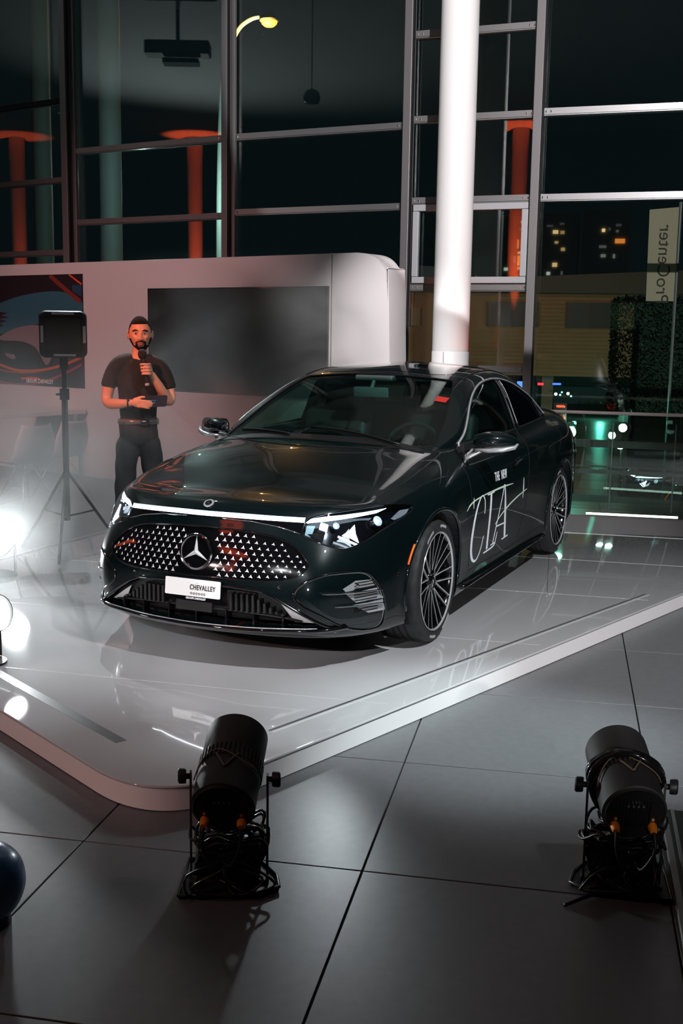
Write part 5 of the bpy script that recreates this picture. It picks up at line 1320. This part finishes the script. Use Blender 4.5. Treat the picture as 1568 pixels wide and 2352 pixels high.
# hair cap, beard as offset copies of the head
def shell_of_head(name, keep, off, m):
    t = head_bm(144, 108); t.normal_update(); inv = (Matrix.Translation((HX,.012,HZ)) @ Matrix.Rotation(-.04,4,'X') @ Matrix.Rotation(-.05,4,'Y')).inverted()
    dl = [f for f in t.faces if not keep(inv @ f.calc_center_median())]
    bmesh.ops.delete(t, geom=dl, context='FACES')
    for v in t.verts: v.co += v.normal*off
    r = bmesh.ops.extrude_face_region(t, geom=list(t.faces))
    for e in r['geom']:
        if isinstance(e, bmesh.types.BMVert): e.co -= e.normal*(off+.004)
    bmesh.ops.recalc_face_normals(t, faces=list(t.faces)); return finish(name, t, m, man)
shell_of_head('hair', lambda p: (p.z > .072+.22*max(0,-abs(p.x)+.0)*0 and p.y > .035) or (p.y <= .035 and p.z > .058-.9*max(0,.035-p.y)-.0) or (p.y < .02 and abs(p.x) > .055 and p.z > .01) or (p.y < -.04 and p.z > -.05), .0035, M_HAIR)
shell_of_head('beard', lambda p: (p.z < -.070 and p.y > .0 and not (abs(p.x) < .018 and p.z > -.078)) or (p.y > -.005 and p.y < .045 and abs(p.x) > .052 and p.z < -.020) or (abs(p.x) < .030 and -.055 < p.z < -.043 and p.y > .05) or (.022 < abs(p.x) < .034 and -.075 < p.z < -.045 and p.y > .05), .0022, M_HAIR)
# clothes
S = skin_obj('s', [[(0,0,.95,(.130,.092)),(0,0,1.04,(.138,.099)),(0,.0,1.18,(.146,.104)),(.002,0,1.30,(.162,.110)),(.008,0,1.385,(.120,.085)),(.012,0,1.435,(.070,.064))]], None, 2)
for ch in ([(-.01,0,1.415,.055),(-.075,0,1.408,.058),(-.132,0,1.388,.062),(-.172,-.002,1.32,.062),(-.198,-.004,1.245,.056),(-.206,-.003,1.215,.058)],
           [(.03,0,1.415,.055),(.09,0,1.402,.058),(.145,0,1.378,.062),(.184,-.002,1.31,.062),(.208,.002,1.235,.056),(.216,.005,1.205,.058)]): S = join_bm(S, skin_obj('s', [ch], None, 2))
bmesh.ops.recalc_face_normals(S, faces=list(S.faces))
for v in S.verts:
    v.co.y += .006*math.sin(v.co.z*38+v.co.x*14)*max(0,1-abs(v.co.x)*4)+.003*math.sin(v.co.x*70+v.co.z*20)
finish('t_shirt', S, M_SHIRT, man, vox=.007, it=2)
Tn = skin_obj('t', [[(0,0,1.035,(.146,.106)),(0,0,1.0,(.148,.106)),(0,0,.95,(.142,.102)),(0,0,.87,(.150,.108)),(0,0,.82,(.12,.095))]], None, 2)
for ch in ([(-.065,0,.90,.085),(-.080,0,.80,.088),(-.09,.006,.66,.080),(-.100,.012,.50,.077),(-.106,.0,.16,.066),(-.107,.0,.055,.068)],
 [(.065,0,.90,.085),(.080,0,.80,.088),(.095,.016,.66,.080),(.110,.035,.50,.077),(.120,.02,.16,.066),(.122,.02,.055,.068)]): Tn = join_bm(Tn, skin_obj('t', [ch], None, 2))
for v in Tn.verts: v.co.y += .005*math.sin(v.co.z*30+v.co.x*22); v.co.x += .003*math.sin(v.co.z*44)
bmesh.ops.recalc_face_normals(Tn, faces=list(Tn.faces)); finish('trousers', Tn, M_TROU, man, vox=.008, it=2)
for s, x, y in ((1,.128,.105),(-1,-.110,.085)):
    t = bmesh.new(); bmesh.ops.create_uvsphere(t, u_segments=24, v_segments=16, radius=1.0)
    for v in t.verts:
        v.co = Vector((v.co.x*.050*(1-.15*v.co.y), v.co.y*.145, max(-.045, v.co.z*.055*(1-.35*max(0,v.co.y)))))
    t.transform(Matrix.Translation((x,y,.045))); finish('shoe', t, M_SHOE, man)
# belt
def ring_at(z, rx, ry, yo=0): return [(rx*math.cos(a), yo+ry*math.sin(a), z) for a in np.linspace(0,2*PI,40,endpoint=False)]
t = bmesh.new()
for z0 in (0,):
    R1_, R2_ = [], []
    lo = [t.verts.new(p) for p in ring_at(.975,.142,.101)]; hi = [t.verts.new(p) for p in ring_at(1.008,.141,.100)]; ho = [t.verts.new(p) for p in ring_at(1.008,.126,.088)]; l2 = [t.verts.new(p) for p in ring_at(.975,.127,.088)]
    for a, b in ((lo,hi),(hi,ho),(ho,l2),(l2,lo)):
        for k in range(40): t.faces.new((a[k],a[(k+1)%40],b[(k+1)%40],b[k]))
bmesh.ops.recalc_face_normals(t, faces=list(t.faces)); belt = finish('belt', t, mat('belt_leather',(.10,.09,.09),.22,coat=.8), man)
t = bmesh.new(); 
for c_, s_ in (((.018,.103,.992),(.006,.006,.044)),((.058,.100,.992),(.006,.006,.044)),((.038,.102,1.012),(.044,.006,.006)),((.038,.102,.972),(.044,.006,.006)),((.036,.105,.992),(.028,.004,.005)),((.070,.096,.992),(.010,.006,.042))): box(t, c_, s_)
o = finish('buckle', t, M_CHROME, man); o.data.polygons.foreach_set('use_smooth',[False]*len(o.data.polygons))
t = bmesh.new(); tube(t, [Vector((-.070,.158,1.124))+Vector((0,math.cos(a)*.033,math.sin(a)*.033)) for a in np.linspace(0,2*PI,24,endpoint=False)], .0055, 8, closed=True); wt = finish('wristwatch', t, M_BLK, man)
blob('watch_face', (-.066,.188,1.140), (.012,.006,.012), M_CHROME)
t = bmesh.new(); box(t, (.085,.113,1.335), (.034,.002,.006)); finish('shirt_print', t, mat('print_dim',(.12,.13,.13),.6), man)
# microphone
mc = tag(empty('microphone'), label='black handheld microphone held up to the man\'s mouth', cat='microphone')
t = bmesh.new(); d = mdir; xa, ya = frame_of(d); Mq = axes(mic0, xa, ya, d)
lathe(t, [(0,-.030),(.016,-.026),(.027,-.010),(.030,.008),(.028,.022),(.022,.034),(.0,.034)], Mq, 24); t.transform(MM_); obj('foam_head', t, mat('foam_black',(.010,.010,.011),.95,bump=.6,bscale=300), mc, smooth=True)
t = bmesh.new(); lathe(t, [(.0195,.030),(.0185,.05),(.0165,.12),(.0150,.21),(.0125,.222),(0,.222)], Mq, 20); t.transform(MM_); obj('mic_handle', t, M_BLK, mc, smooth=40)
t = bmesh.new(); lathe(t, [(.0150,.200),(.0155,.203),(.0155,.214),(.0150,.217)], Mq, 20); t.transform(MM_); obj('band', t, M_SATIN, mc, smooth=40)
# card in the other hand
cd = tag(empty('cue_card'), label='dark cue card with blue stripe held at the man\'s waist', cat='card')
Mc_ = MM_ @ axes((.118,.165,1.140), (1,-.25,.02), (.10,.35,.93), (.25,.93,-.35))
t = bmesh.new(); prism(t, rrect(.155,.085,.012), -.0015, .0015, Mc_); obj('card_sheet', t, mat('card_dark',(.035,.04,.055),.4), cd)
t = bmesh.new(); box(t, (-.035,.006,.002), (.070,.008,.001), Mc_); obj('card_stripe', t, mat('stripe_blue',(.02,.25,.42),.4), cd)
text_obj('card_lettering', 'CHEVALLEY', .010, Mc_ @ Matrix.Translation((-.030,-.012,.0016)), M_WHITE, cd, thick=.0005)
# ------------------------------------------------------------------ STAGE GEAR
M_CAN = mat('can_black', (.026,.024,.024), .6, bump=.25, bscale=400)
M_CABLE = mat('cable_black', (.012,.012,.013), .35)
M_ORG = mat('plug_orange', (.95,.28,.02), .5)
M_BAGP = mat('crumpled_black_film', (.008,.008,.009), .16, coat=.5)
def par_can(u, v, up, right, elev, label, flip=1, shade=True, seed=1, L=.40, r=.098, wrap=False):
    g = at_z(u, v, ZF); cf = g-CAM; cf.z = 0; cf.normalize(); cr_ = Vector((cf.y,-cf.x,0))
    if cr_.dot(RT) < 0: cr_ = -cr_
    az = math.radians(right); ax_h = cf*math.cos(az)+cr_*math.sin(az)
    A = (ax_h*math.cos(elev)+Vector((0,0,1))*math.sin(elev)).normalized(); sd = A.cross(Vector((0,0,1))).normalized(); u2 = sd.cross(A)
    root = tag(empty('stage_light', (0,0,0)), label=label, cat='spotlight')
    rnd = random.Random(seed)
    piv = g+Vector((0,0,up)); M = axes(piv, sd, u2, A) if sd.cross(u2).dot(A) > 0 else axes(piv, -sd, u2, A)
    bm = bmesh.new(); lathe(bm, [(.088,-L*.42),(.098,-L*.40),(r,-L*.1),(r,.0),(r*.985,.003),(r*.985,.052),(r,.055),(r*1.01,L*.5),(r*1.01,L*.58),(r*.96,L*.58),(r*.95,L*.2)], M, 64); obj('can_body', bm, M_CAN, root, smooth=40)
    # cooling slots
    me_f = None
    for k in range(44):
        a = 2*PI*k/44; bm = bmesh.new() if me_f is None else None
        if me_f is None:
            box(bm, (r*.995,0,.027), (.010,.006,.052)); me_f = bpy.data.meshes.new('cooling_fin'); bm.to_mesh(me_f); bm.free(); me_f.materials.append(M_CAN)
        o = bpy.data.objects.new('cooling_fin', me_f); C.objects.link(o); o.parent = root; o.matrix_world = M @ Matrix.Rotation(a, 4, 'Z')
    bm = bmesh.new(); lathe(bm, [(0,-L*.425),(.040,-L*.43),(.044,-L*.42),(.075,-L*.42),(.088,-L*.43),(.093,-L*.41),(.088,-L*.39)], M, 48); obj('rear_cap', bm, mat('cap_black',(.008,.008,.008),.55), root, smooth=35)
    bm = bmesh.new()
    for k in range(10):
        x = -.045+.010*k; box(bm, (x,.0,-L*.432), (.004,.09,.003), M)
    obj('rear_vent', bm, M_SEAM, root)
    bm = bmesh.new()
    for k in range(4): lathe(bm, [(0,-.004),(.004,-.004),(.004,.002)], M @ Matrix.Translation((-.022+.015*k,.030,-L*.432)), 8)
    obj('rear_buttons', bm, mat('button_grey',(.10,.10,.10),.5), root)
    for sx in (1,-1):
        p0 = M @ Vector((sx*.056,-.045,-L*.43)); 
        bm = bmesh.new(); lathe(bm, [(.0,-.026),(.010,-.026),(.013,-.018),(.0145,-.004),(.0145,.004),(.010,.006)], axes(p0, M.to_3x3() @ Vector((1,0,0)), M.to_3x3() @ Vector((0,1,0)), M.to_3x3() @ Vector((0,0,1))), 16); pg = obj('power_plug', bm, M_ORG, root, smooth=30)
        bm = bmesh.new(); lathe(bm, [(0,.0),(.005,0),(.005,.004)], axes(M @ Vector((sx*.056,-.020,-L*.434)), M.to_3x3() @ Vector((1,0,0)), M.to_3x3() @ Vector((0,1,0)), M.to_3x3() @ Vector((0,0,1))), 10); obj('plug_latch', bm, mat('latch_pale',(.8,.35,.15),.5), pg)
        e = p0+(M.to_3x3() @ Vector((0,0,-.03))); q = [e, e+Vector((0,0,-.05))-A*.02, e+Vector((0,0,-.12))+sd*.03*sx, Vector((e.x,e.y,ZF+.12))+cr_*.05*sx+cf*.06]
        bm = bmesh.new(); tube(bm, catmull(q, 6), .0055, 8); obj('power_cable', bm, M_CABLE, root, smooth=True)
    # yoke
    hw = r+.022
    for sx in (1,-1):
        a = M @ Vector((sx*hw,0,0)); b = Vector((a.x,a.y,ZF+.03))
        bm = bmesh.new(); d = (a-b); box(bm, (0,0,d.length/2), (.007,.026,d.length+.03), axes(b, M.to_3x3() @ Vector((1,0,0)), cf, (0,0,1))); obj('yoke_arm', bm, M_CAN, root)
        bm = bmesh.new(); lathe(bm, [(0,.0),(.009,.0),(.009,.014),(.022,.014),(.024,.02),(.024,.036),(.020,.040),(0,.040)], axes(a, cf, (0,0,1), M.to_3x3() @ Vector((sx,0,0))), 16); obj('locking_knob', bm, M_BLK, root, smooth=35)
    bm = bmesh.new(); Mf = axes((g.x,g.y,ZF), cr_, cf, (0,0,1))
    box(bm, (0,0,.016), (hw*2+.01,.03,.008), Mf); obj('yoke_bar', bm, M_CAN, root)
    # base plate with raised rim
    bm = bmesh.new(); base = [(-.155,-.085),(.085,-.095),(.155,-.05),(.150,.03),(.09,.16),(-.13,.16)]; prism(bm, [(x*flip,y) for x,y in base], 0, .010, Mf); bmesh.ops.recalc_face_normals(bm, faces=list(bm.faces)); bevel(bm, .003, 2); obj('floor_plate', bm, M_BLK, root)
    bm = bmesh.new(); tube(bm, [Mf @ Vector((x*flip,y,.014)) for x,y in base], .006, 8, closed=True); obj('plate_rim', bm, M_CABLE, root, smooth=True)
    # wrapped battery box
    bm = bmesh.new(); MX = Mf @ Matrix.Translation((.005*flip,.055,.085)) @ Matrix.Rotation(.25*flip,4,'Y'); 
    bmesh.ops.create_grid(bm, x_segments=1, y_segments=1, size=.001); bmesh.ops.delete(bm, geom=list(bm.verts), context='VERTS')
    box(bm, (0,0,0), (.20,.15,.14)); bmesh.ops.subdivide_edges(bm, edges=list(bm.edges), cuts=5, use_grid_fill=True)
    for v_ in bm.verts: v_.co += Vector((rnd.uniform(-1,1), rnd.uniform(-1,1), rnd.uniform(-1,1)))*.0065
    bm.transform(MX); obj('ballast_bag', bm, M_BAGP, root)
    # cable coils
    for k in range(7):
        cc_ = Vector((rnd.uniform(-.02,.02), rnd.uniform(-.02,.05), .155+.008*k)); rx, ry = rnd.uniform(.085,.125), rnd.uniform(.05,.085); ph = rnd.uniform(0,6)
        pts_ = [Mf @ (cc_+Vector((rx*math.cos(a)*(1+.08*math.sin(3*a+ph)), ry*math.sin(a), .018*math.sin(2*a+ph)+(.01*math.sin(5*a))))) for a in np.linspace(0,2*PI,40,endpoint=False)]
        bm = bmesh.new(); tube(bm, pts_, .0048, 7, closed=True); obj('cable_loop', bm, M_CABLE, root, smooth=True)
    for k in range(5):
        q = [Vector((rnd.uniform(-.10,.10), rnd.uniform(-.06,.02), rnd.uniform(.10,.16))) for _ in range(2)]+[Vector((rnd.uniform(-.15,.15),-.09,rnd.uniform(.03,.09))), Vector((rnd.uniform(-.16,.16),-.10,.018)), Vector((rnd.uniform(-.1,.1),.0,.03))]
        bm = bmesh.new(); tube(bm, [Mf @ p for p in catmull(q, 7)], .0045, 7); obj('loose_cable', bm, M_CABLE, root, smooth=True)
    # safety wire over the can
    pts_ = [M @ Vector(((r+.006)*math.cos(a), (r+.006)*math.sin(a), -.045+.05*math.sin(a)-.02*math.cos(3*a))) for a in np.linspace(math.radians(15),math.radians(165),24)]
    bm = bmesh.new(); tube(bm, pts_, .0022, 6); tube(bm, [M @ Vector(((r+.004)*math.cos(a), (r+.004)*math.sin(a), -.06+.10*abs(math.sin(2*a)))) for a in np.linspace(math.radians(70),math.radians(110),14)], .0035, 6); obj('safety_wire', bm, mat('wire_brown',(.16,.11,.08),.5), root, smooth=True)
    if wrap:
        bm = bmesh.new()
        for w_, z0_, t_ in ((.012,.0,.5),(.009,-.012,-.2),(.010,.014,.9)):
            tube(bm, [M @ Vector(((r+.013+.004*math.sin(5*a))*math.cos(a), (r+.013)*math.sin(a), z0_+.02+.016*math.sin(a*2+t_))) for a in np.linspace(0,2*PI,40,endpoint=False)], w_, 8, closed=True, flat=.8)
        obj('tape_band', bm, M_BAGP, root, smooth=True)
    return root, M, A
r1, Mz, A1 = par_can(526, 2032, .355, 9, math.radians(21), 'black stage spotlight can on the floor in front of the platform corner', 1, seed=3, L=.32)
r2, Mz2, A2 = par_can(1425, 2034, .335, -13, math.radians(15), 'black stage spotlight can with taped middle, near the right picture edge', -1, seed=8, wrap=True, L=.32)
for A_b, M_b, pw in ((A1,Mz,70),(A2,Mz2,60)): spot('can_beam', M_b.translation+A_b*.24, M_b.translation+A_b*3, pw, 40, .6, (.95,.98,1), .06)
for (pts_, rr) in (([(1296,2085),(1360,2060),(1440,2040),(1490,2010),(1500,1985)],.006),([(1330,2040),(1340,2005),(1400,1985),(1430,1965)],.005)):
    bm = bmesh.new(); tube(bm, catmull([at_z(u,v,ZF)+Vector((0,0,.008+.02*(i>2))) for i,(u,v) in enumerate(pts_)],6), rr, 8); obj('floor_cable', bm, M_CABLE, r2, smooth=True)
# lights on the left of the stage, pointing at the car nose
M_BEAM = mat('lamp_lens_lit', (1,1,1), .3, emit=(.93,.98,1.0), es=14)
def side_can(p, target, r, power, size, label, seed, col=(.93,.98,1.0)):
    A = (Vector(target)-p).normalized(); sd, u2 = frame_of(A); M = axes(p, sd, u2, A) if sd.cross(u2).dot(A) > 0 else axes(p, -sd, u2, A)
    root = tag(empty('floor_spotlight'), label=label, cat='spotlight', group='lit floor spotlights left of the sedan')
    bm = bmesh.new(); lathe(bm, [(0,-.30),(r*.8,-.29),(r*1.03,-.24),(r*1.05,.012),(r,.012),(r,-.004)], M, 40); obj('can_body', bm, M_CAN, root, smooth=40)
    bm = bmesh.new(); lathe(bm, [(r,-.004),(r*.7,.008),(r*.35,.014),(0,.016)], M, 40); obj('lens', bm, M_BEAM, root, smooth=True)
    for s_ in (1,-1):
        a = M @ Vector((s_*(r+.02),0,-.1)); bm = bmesh.new(); tube(bm, [a, Vector((a.x,a.y,.012))], .008, 6); obj('yoke_arm', bm, M_CAN, root)
    bm = bmesh.new(); lathe(bm, [(0,0),(r*1.25,0),(r*1.25,.010),(0,.012)], Matrix.Translation((p.x-A.x*.1,p.y-A.y*.1,0)), 24); obj('floor_plate', bm, M_BLK, root)
    spot('floor_spot_beam', p+A*.05, p+A*3, power, size, .55, col, r*.6); return root
s1 = at_d(-14, 1236, 7.35); s2 = at_d(-6, 1408, 5.45)
side_can(s1, (2.3,-1.0,.55), .125, 200, 70, 'lit white floor spotlight at the left picture edge, farther one level with the headlamp', 1)
side_can(s2, (2.9,.4,.55), .085, 130, 62, 'lit white floor spotlight at the left picture edge, nearer one level with the plate', 2)
# flood light on a tripod
fb = at_z(150, 1276, 0.0); fb.z = 0; ff_, fx_ = facing(fb)
if fx_.dot(RT) < 0: fx_ = -fx_
dF = (fb-CAM).dot(fw); k7 = dF/F_PX; hcn = at_pl(145, 768, fb, ff_)
MF = axes(hcn, fx_, (0,0,1), fx_.cross(Vector((0,0,1))))
fl_ = tag(empty('flood_light'), label='square black flood light on a tripod stand left of the speaking man', cat='spotlight')
s_ = 52*k7
bm = bmesh.new(); prism(bm, rrect(2*s_,2*s_,s_*.28), -.09, .0, MF); bevel(bm, .008, 2); obj('light_housing', bm, M_CAN, fl_, smooth=40)
bm = bmesh.new(); P_o = rrect(2*s_,2*s_,s_*.28); P_i = rrect(1.55*s_,1.55*s_,s_*.10)
A0 = [bm.verts.new(MF @ Vector((x,y,.004))) for x,y in P_o]; B0 = [bm.verts.new(MF @ Vector((x,y,.022))) for x,y in [(a*.95,b*.95) for a,b in P_o]]; C0 = [bm.verts.new(MF @ Vector((x,y,.018))) for x,y in P_i]; D0 = [bm.verts.new(MF @ Vector((x,y,-.02))) for x,y in P_i]
for R_a, R_b in ((A0,B0),(B0,C0),(C0,D0)):
    for k in range(len(R_a)): bm.faces.new((R_a[k],R_a[(k+1)%len(R_a)],R_b[(k+1)%len(R_a)],R_b[k]))
bm.faces.new(D0[::-1]); bmesh.ops.recalc_face_normals(bm, faces=list(bm.faces)); obj('front_bezel', bm, M_BLK, fl_, smooth=30)
for k, q_ in enumerate((1.25,.85,.5)):
    bm = bmesh.new(); 
    a = q_*s_; 
    if k < 2: tube(bm, [MF @ Vector((x,y,-.012)) for x,y in rrect(a,a,.2*a)], .006, 6, closed=True)
    else: lathe(bm, [(0,.0),(a*.5,-.004),(a*.55,-.012)], MF @ Matrix.Translation((0,0,.0)), 24)
    obj('reflector_ring', bm, mat('reflector_dark',(.05,.05,.055),.4), fl_)
for (x,y,w_,h_) in ((0,.88,.55,.07),(.05,-.88,.55,.07),(-.88,0,.07,.55),(.88,0,.07,.55)):
    bm = bmesh.new(); box(bm, (x*s_,y*s_,.026), (w_*s_*1.7,h_*s_*1.3,.006), MF); obj('edge_strip', bm, mat('strip_grey',(.40,.42,.44),.4), fl_)
pt_ = hcn+Vector((0,0,-s_))-ff_*.05; pt_2 = Vector((pt_.x,pt_.y,.32))
bm = bmesh.new(); tube(bm, [pt_+Vector((0,0,.03)), pt_+Vector((0,0,-.08))], .030, 10); obj('mount', bm, M_CAN, fl_)
bm = bmesh.new(); tube(bm, [pt_+Vector((0,0,-.05)), Vector((pt_.x,pt_.y,1.15))], .016, 10); tube(bm, [Vector((pt_.x,pt_.y,1.17)), Vector((pt_.x,pt_.y,.25))], .022, 10); obj('stand_pole', bm, M_CAN, fl_, smooth=True)
bm = bmesh.new(); lathe(bm, [(.0,1.20),(.034,1.20),(.034,1.12),(0,1.12)], Matrix.Translation((pt_.x,pt_.y,0)), 12); tube(bm, [Vector((pt_.x,pt_.y,1.16)), Vector((pt_.x,pt_.y,1.16))-fx_*.06], .010, 8); obj('collar', bm, M_CAN, fl_, smooth=30)
for k in range(3):
    a = 2*PI*k/3+.5; bm = bmesh.new(); e = Vector((pt_.x+.42*math.cos(a), pt_.y+.42*math.sin(a), .012)); tube(bm, [Vector((pt_.x,pt_.y,.62)), e], .011, 8); obj('leg', bm, M_CAN, fl_, smooth=True)
    bm = bmesh.new(); tube(bm, [Vector((pt_.x,pt_.y,.28)), Vector((pt_.x+.21*math.cos(a), pt_.y+.21*math.sin(a), .31))], .007, 6); obj('brace', bm, M_CAN, fl_, smooth=True)
# dark blue ball chair at the left edge
bc = at_z(-36, 2128, ZF); rb = .118; bc = at_d(-36, 2030, (bc-CAM).dot(fw)); bc.z = ZF+rb*1.0+.012
bm = bmesh.new(); lathe(bm, [(0,-rb),(rb*.5,-rb*.93),(rb*.82,-rb*.66),(rb*.99,-rb*.2),(rb,.05*rb),(rb*.95,rb*.42),(rb*.74,rb*.74),(rb*.4,rb*.93),(0,rb)], Matrix.Translation(bc), 48)
bs = obj('ball', bm, mat('ball_blue',(.03,.12,.26),.3,coat=.4), smooth=True); md = bs.modifiers.new('s','SUBSURF'); md.levels = 1; md.render_levels = 2
tag(bs, label='glossy dark blue ball cut by the left picture edge, lower floor', cat='ball')
bm = bmesh.new(); lathe(bm, [(rb*.25,-rb-.012),(rb*.62,-rb-.012),(rb*.6,-rb+.018),(rb*.3,-rb+.012)], Matrix.Translation(bc), 32, close=True); obj('ring_base', bm, M_BLK, bs, smooth=40)
# flight case at the right edge
ca = at_z(1522, 1862, ZF+.05); cb = at_z(1574, 2160, ZF+.05); dd = (cb-ca); dd.z = 0; dd.normalize(); ex = Vector((-dd.y,dd.x,0))
if ex.dot(RT) < 0: ex = -ex
MK = axes((ca.x,ca.y,ZF), ex, dd, ex.cross(dd)); sz = 1 if MK.to_3x3()[2][2] > 0 else -1
fc = tag(empty('flight_case'), label='low black flight case with metal edge at the lower right picture edge', cat='case')
bm = bmesh.new(); box(bm, (.32,.50,.03*sz), (.62,1.0,.055), MK); bevel(bm,.004,2); obj('case_body', bm, mat('case_black',(.006,.010,.010),.5), fc)
bm = bmesh.new(); box(bm, (.008,.50,.045*sz), (.034,1.0,.022), MK); box(bm, (.32,.008,.045*sz), (.62,.034,.022), MK); bevel(bm,.003,2); obj('metal_edge', bm, M_ALU, fc)
bm = bmesh.new(); box(bm, (.030,.50,.060*sz), (.010,.98,.010), MK); obj('edge_ridge', bm, M_ALU, fc)
# ---------------------------------------------------------- hall behind the camera (seen as reflections in the facade)
def mirror(u, v, dpt, bay):
    a, n = FAC[bay]; p = at_d(u, v, dpt); d = (p-a).dot(n); return p-n*(2*d)
M_COLP = mat('hall_column_paint', (.60,.58,.57), .6)
for (u, v, dpt, bay, lb, pw) in ((445,330,29,1,'hall column with orange uplight, far left group',420),(1196,292,27,3,'hall column with orange uplight behind the camera',420),(36,346,29.5,0,'hall column with orange uplight near the left wall',160)):
    p = mirror(u, v, dpt, bay)
    bm = bmesh.new(); lathe(bm, [(.20,ZF),(.20,6.5)], Matrix.Translation((p.x,p.y,0)), 32); t = struct(obj('column', bm, M_COLP, smooth=True)); tag(t, label=lb, cat='column')
    d_ = (Vector((-4,-1,0))-Vector((p.x,p.y,0))).normalized()
    spot('column_uplight', Vector((p.x,p.y,.15))+d_*.62, Vector((p.x,p.y,6.5))+d_*.30, pw*30, 17, .7, (1,.10,.03), .03)
def pendant(u, v, dpt, bay, lb):
    p = mirror(u, v, dpt, bay); t = tag(empty('pendant_lamp'), label=lb, cat='lamp')
    bm = bmesh.new(); lathe(bm, [(0,-.10),(.11,-.085),(.135,.0),(.10,.085),(.03,.12),(0,.12)], Matrix.Translation(p), 24); obj('globe', bm, mat('globe_smoke',(.25,.27,.27),.15,.6), t, smooth=True)
    bm = bmesh.new(); tube(bm, [p+Vector((0,0,.11)), Vector((p.x,p.y,6.5))], .008, 6); obj('cord', bm, M_SEAM, t)
pendant(713, 222, 17, 2, 'smoked globe pendant lamp reflected in the tall middle pane'); pendant(118, 245, 17, 0, 'smoked globe pendant lamp reflected in the left pane')
p = mirror(405, 112, 17.5, 1); t = tag(empty('ceiling_projector'), label='black projector hanging from the ceiling, reflected in the left pane', cat='projector')
bm = bmesh.new(); box(bm, (0,0,0), (1.0,.38,.20), Matrix.Translation(p) @ Matrix.Rotation(.9,4,'Z')); bevel(bm,.02,2); obj('projector_body', bm, mat('proj_dark',(.02,.02,.02),.6), t)
bm = bmesh.new(); box(bm, (.05,0,-.19), (.55,.30,.07), Matrix.Translation(p) @ Matrix.Rotation(.9,4,'Z')); obj('lens_tray', bm, M_SEAM, t)
bm = bmesh.new(); tube(bm, [p, Vector((p.x,p.y,6.5))], .03, 8); obj('mount_pole', bm, M_SEAM, t)
# ---------------------------------------------------------- haze
def haze(name, lo, hi, dens, label, cx, cy, zf, seed):
    bm = bmesh.new(); c_ = [(a+b)/2 for a, b in zip(lo, hi)]; box(bm, c_, [b-a for a, b in zip(lo, hi)])
    m = bpy.data.materials.new('haze_volume'); m.use_nodes = True; nt = m.node_tree; N = nt.nodes; Lk = nt.links
    for n in list(N): N.remove(n)
    out_ = N.new('ShaderNodeOutputMaterial'); pv = N.new('ShaderNodeVolumePrincipled'); Lk.new(pv.outputs[0], out_.inputs['Volume'])
    pv.inputs['Color'].default_value = (.92,.95,.95,1); pv.inputs['Anisotropy'].default_value = .25
    ge = N.new('ShaderNodeNewGeometry'); nz = N.new('ShaderNodeTexNoise'); nz.inputs['Scale'].default_value = 1.1; nz.inputs['Detail'].default_value = 4; nz.inputs['Distortion'].default_value = .8
    mp = N.new('ShaderNodeMapping'); mp.inputs['Location'].default_value = (seed,seed*.7,0); mp.inputs['Scale'].default_value = (1,1,1.2); Lk.new(ge.outputs['Position'], mp.inputs[0]); Lk.new(mp.outputs[0], nz.inputs['Vector'])
    r = N.new('ShaderNodeMapRange'); r.inputs[1].default_value = .42; r.inputs[2].default_value = .72; r.inputs[3].default_value = .04; r.inputs[4].default_value = 1.0; Lk.new(nz.outputs['Fac'], r.inputs[0])
    # soft falloff towards the box faces
    sp_ = N.new('ShaderNodeSeparateXYZ'); Lk.new(ge.outputs['Position'], sp_.inputs[0]); last = r.outputs[0]
    for ax_, w_ in ((0,cx),(1,cy),(2,zf)):
        for side in (0,1):
            if ax_ == 2 and side == 0: continue
            q = N.new('ShaderNodeMapRange'); q.interpolation_type = 'SMOOTHSTEP'
            if side == 0: q.inputs[1].default_value = lo[ax_]; q.inputs[2].default_value = lo[ax_]+w_; q.inputs[3].default_value = 0; q.inputs[4].default_value = 1
            else: q.inputs[1].default_value = hi[ax_]-w_; q.inputs[2].default_value = hi[ax_]; q.inputs[3].default_value = 1; q.inputs[4].default_value = 0
            Lk.new(sp_.outputs[ax_], q.inputs[0]); mm = N.new('ShaderNodeMath'); mm.operation = 'MULTIPLY'; Lk.new(last, mm.inputs[0]); Lk.new(q.outputs[0], mm.inputs[1]); last = mm.outputs[0]
    ml = N.new('ShaderNodeMath'); ml.operation = 'MULTIPLY'; ml.inputs[1].default_value = dens; Lk.new(last, ml.inputs[0]); Lk.new(ml.outputs[0], pv.inputs['Density'])
    o = obj(name, bm, m); tag(o, label=label, cat='haze', kind='stuff'); return o
haze('haze', (-2.4,-3.7,.002), (2.9,-1.02,1.75), 1.0, 'drifting stage haze left of the sedan around the speaking man', .8, .7, 1.9, 3.1)
haze('haze', (-2.9,-2.9,.6), (-.6,-.7,2.3), 2.6, 'haze plume curling in front of the dark screen', .8, .8, .9, 5.7)
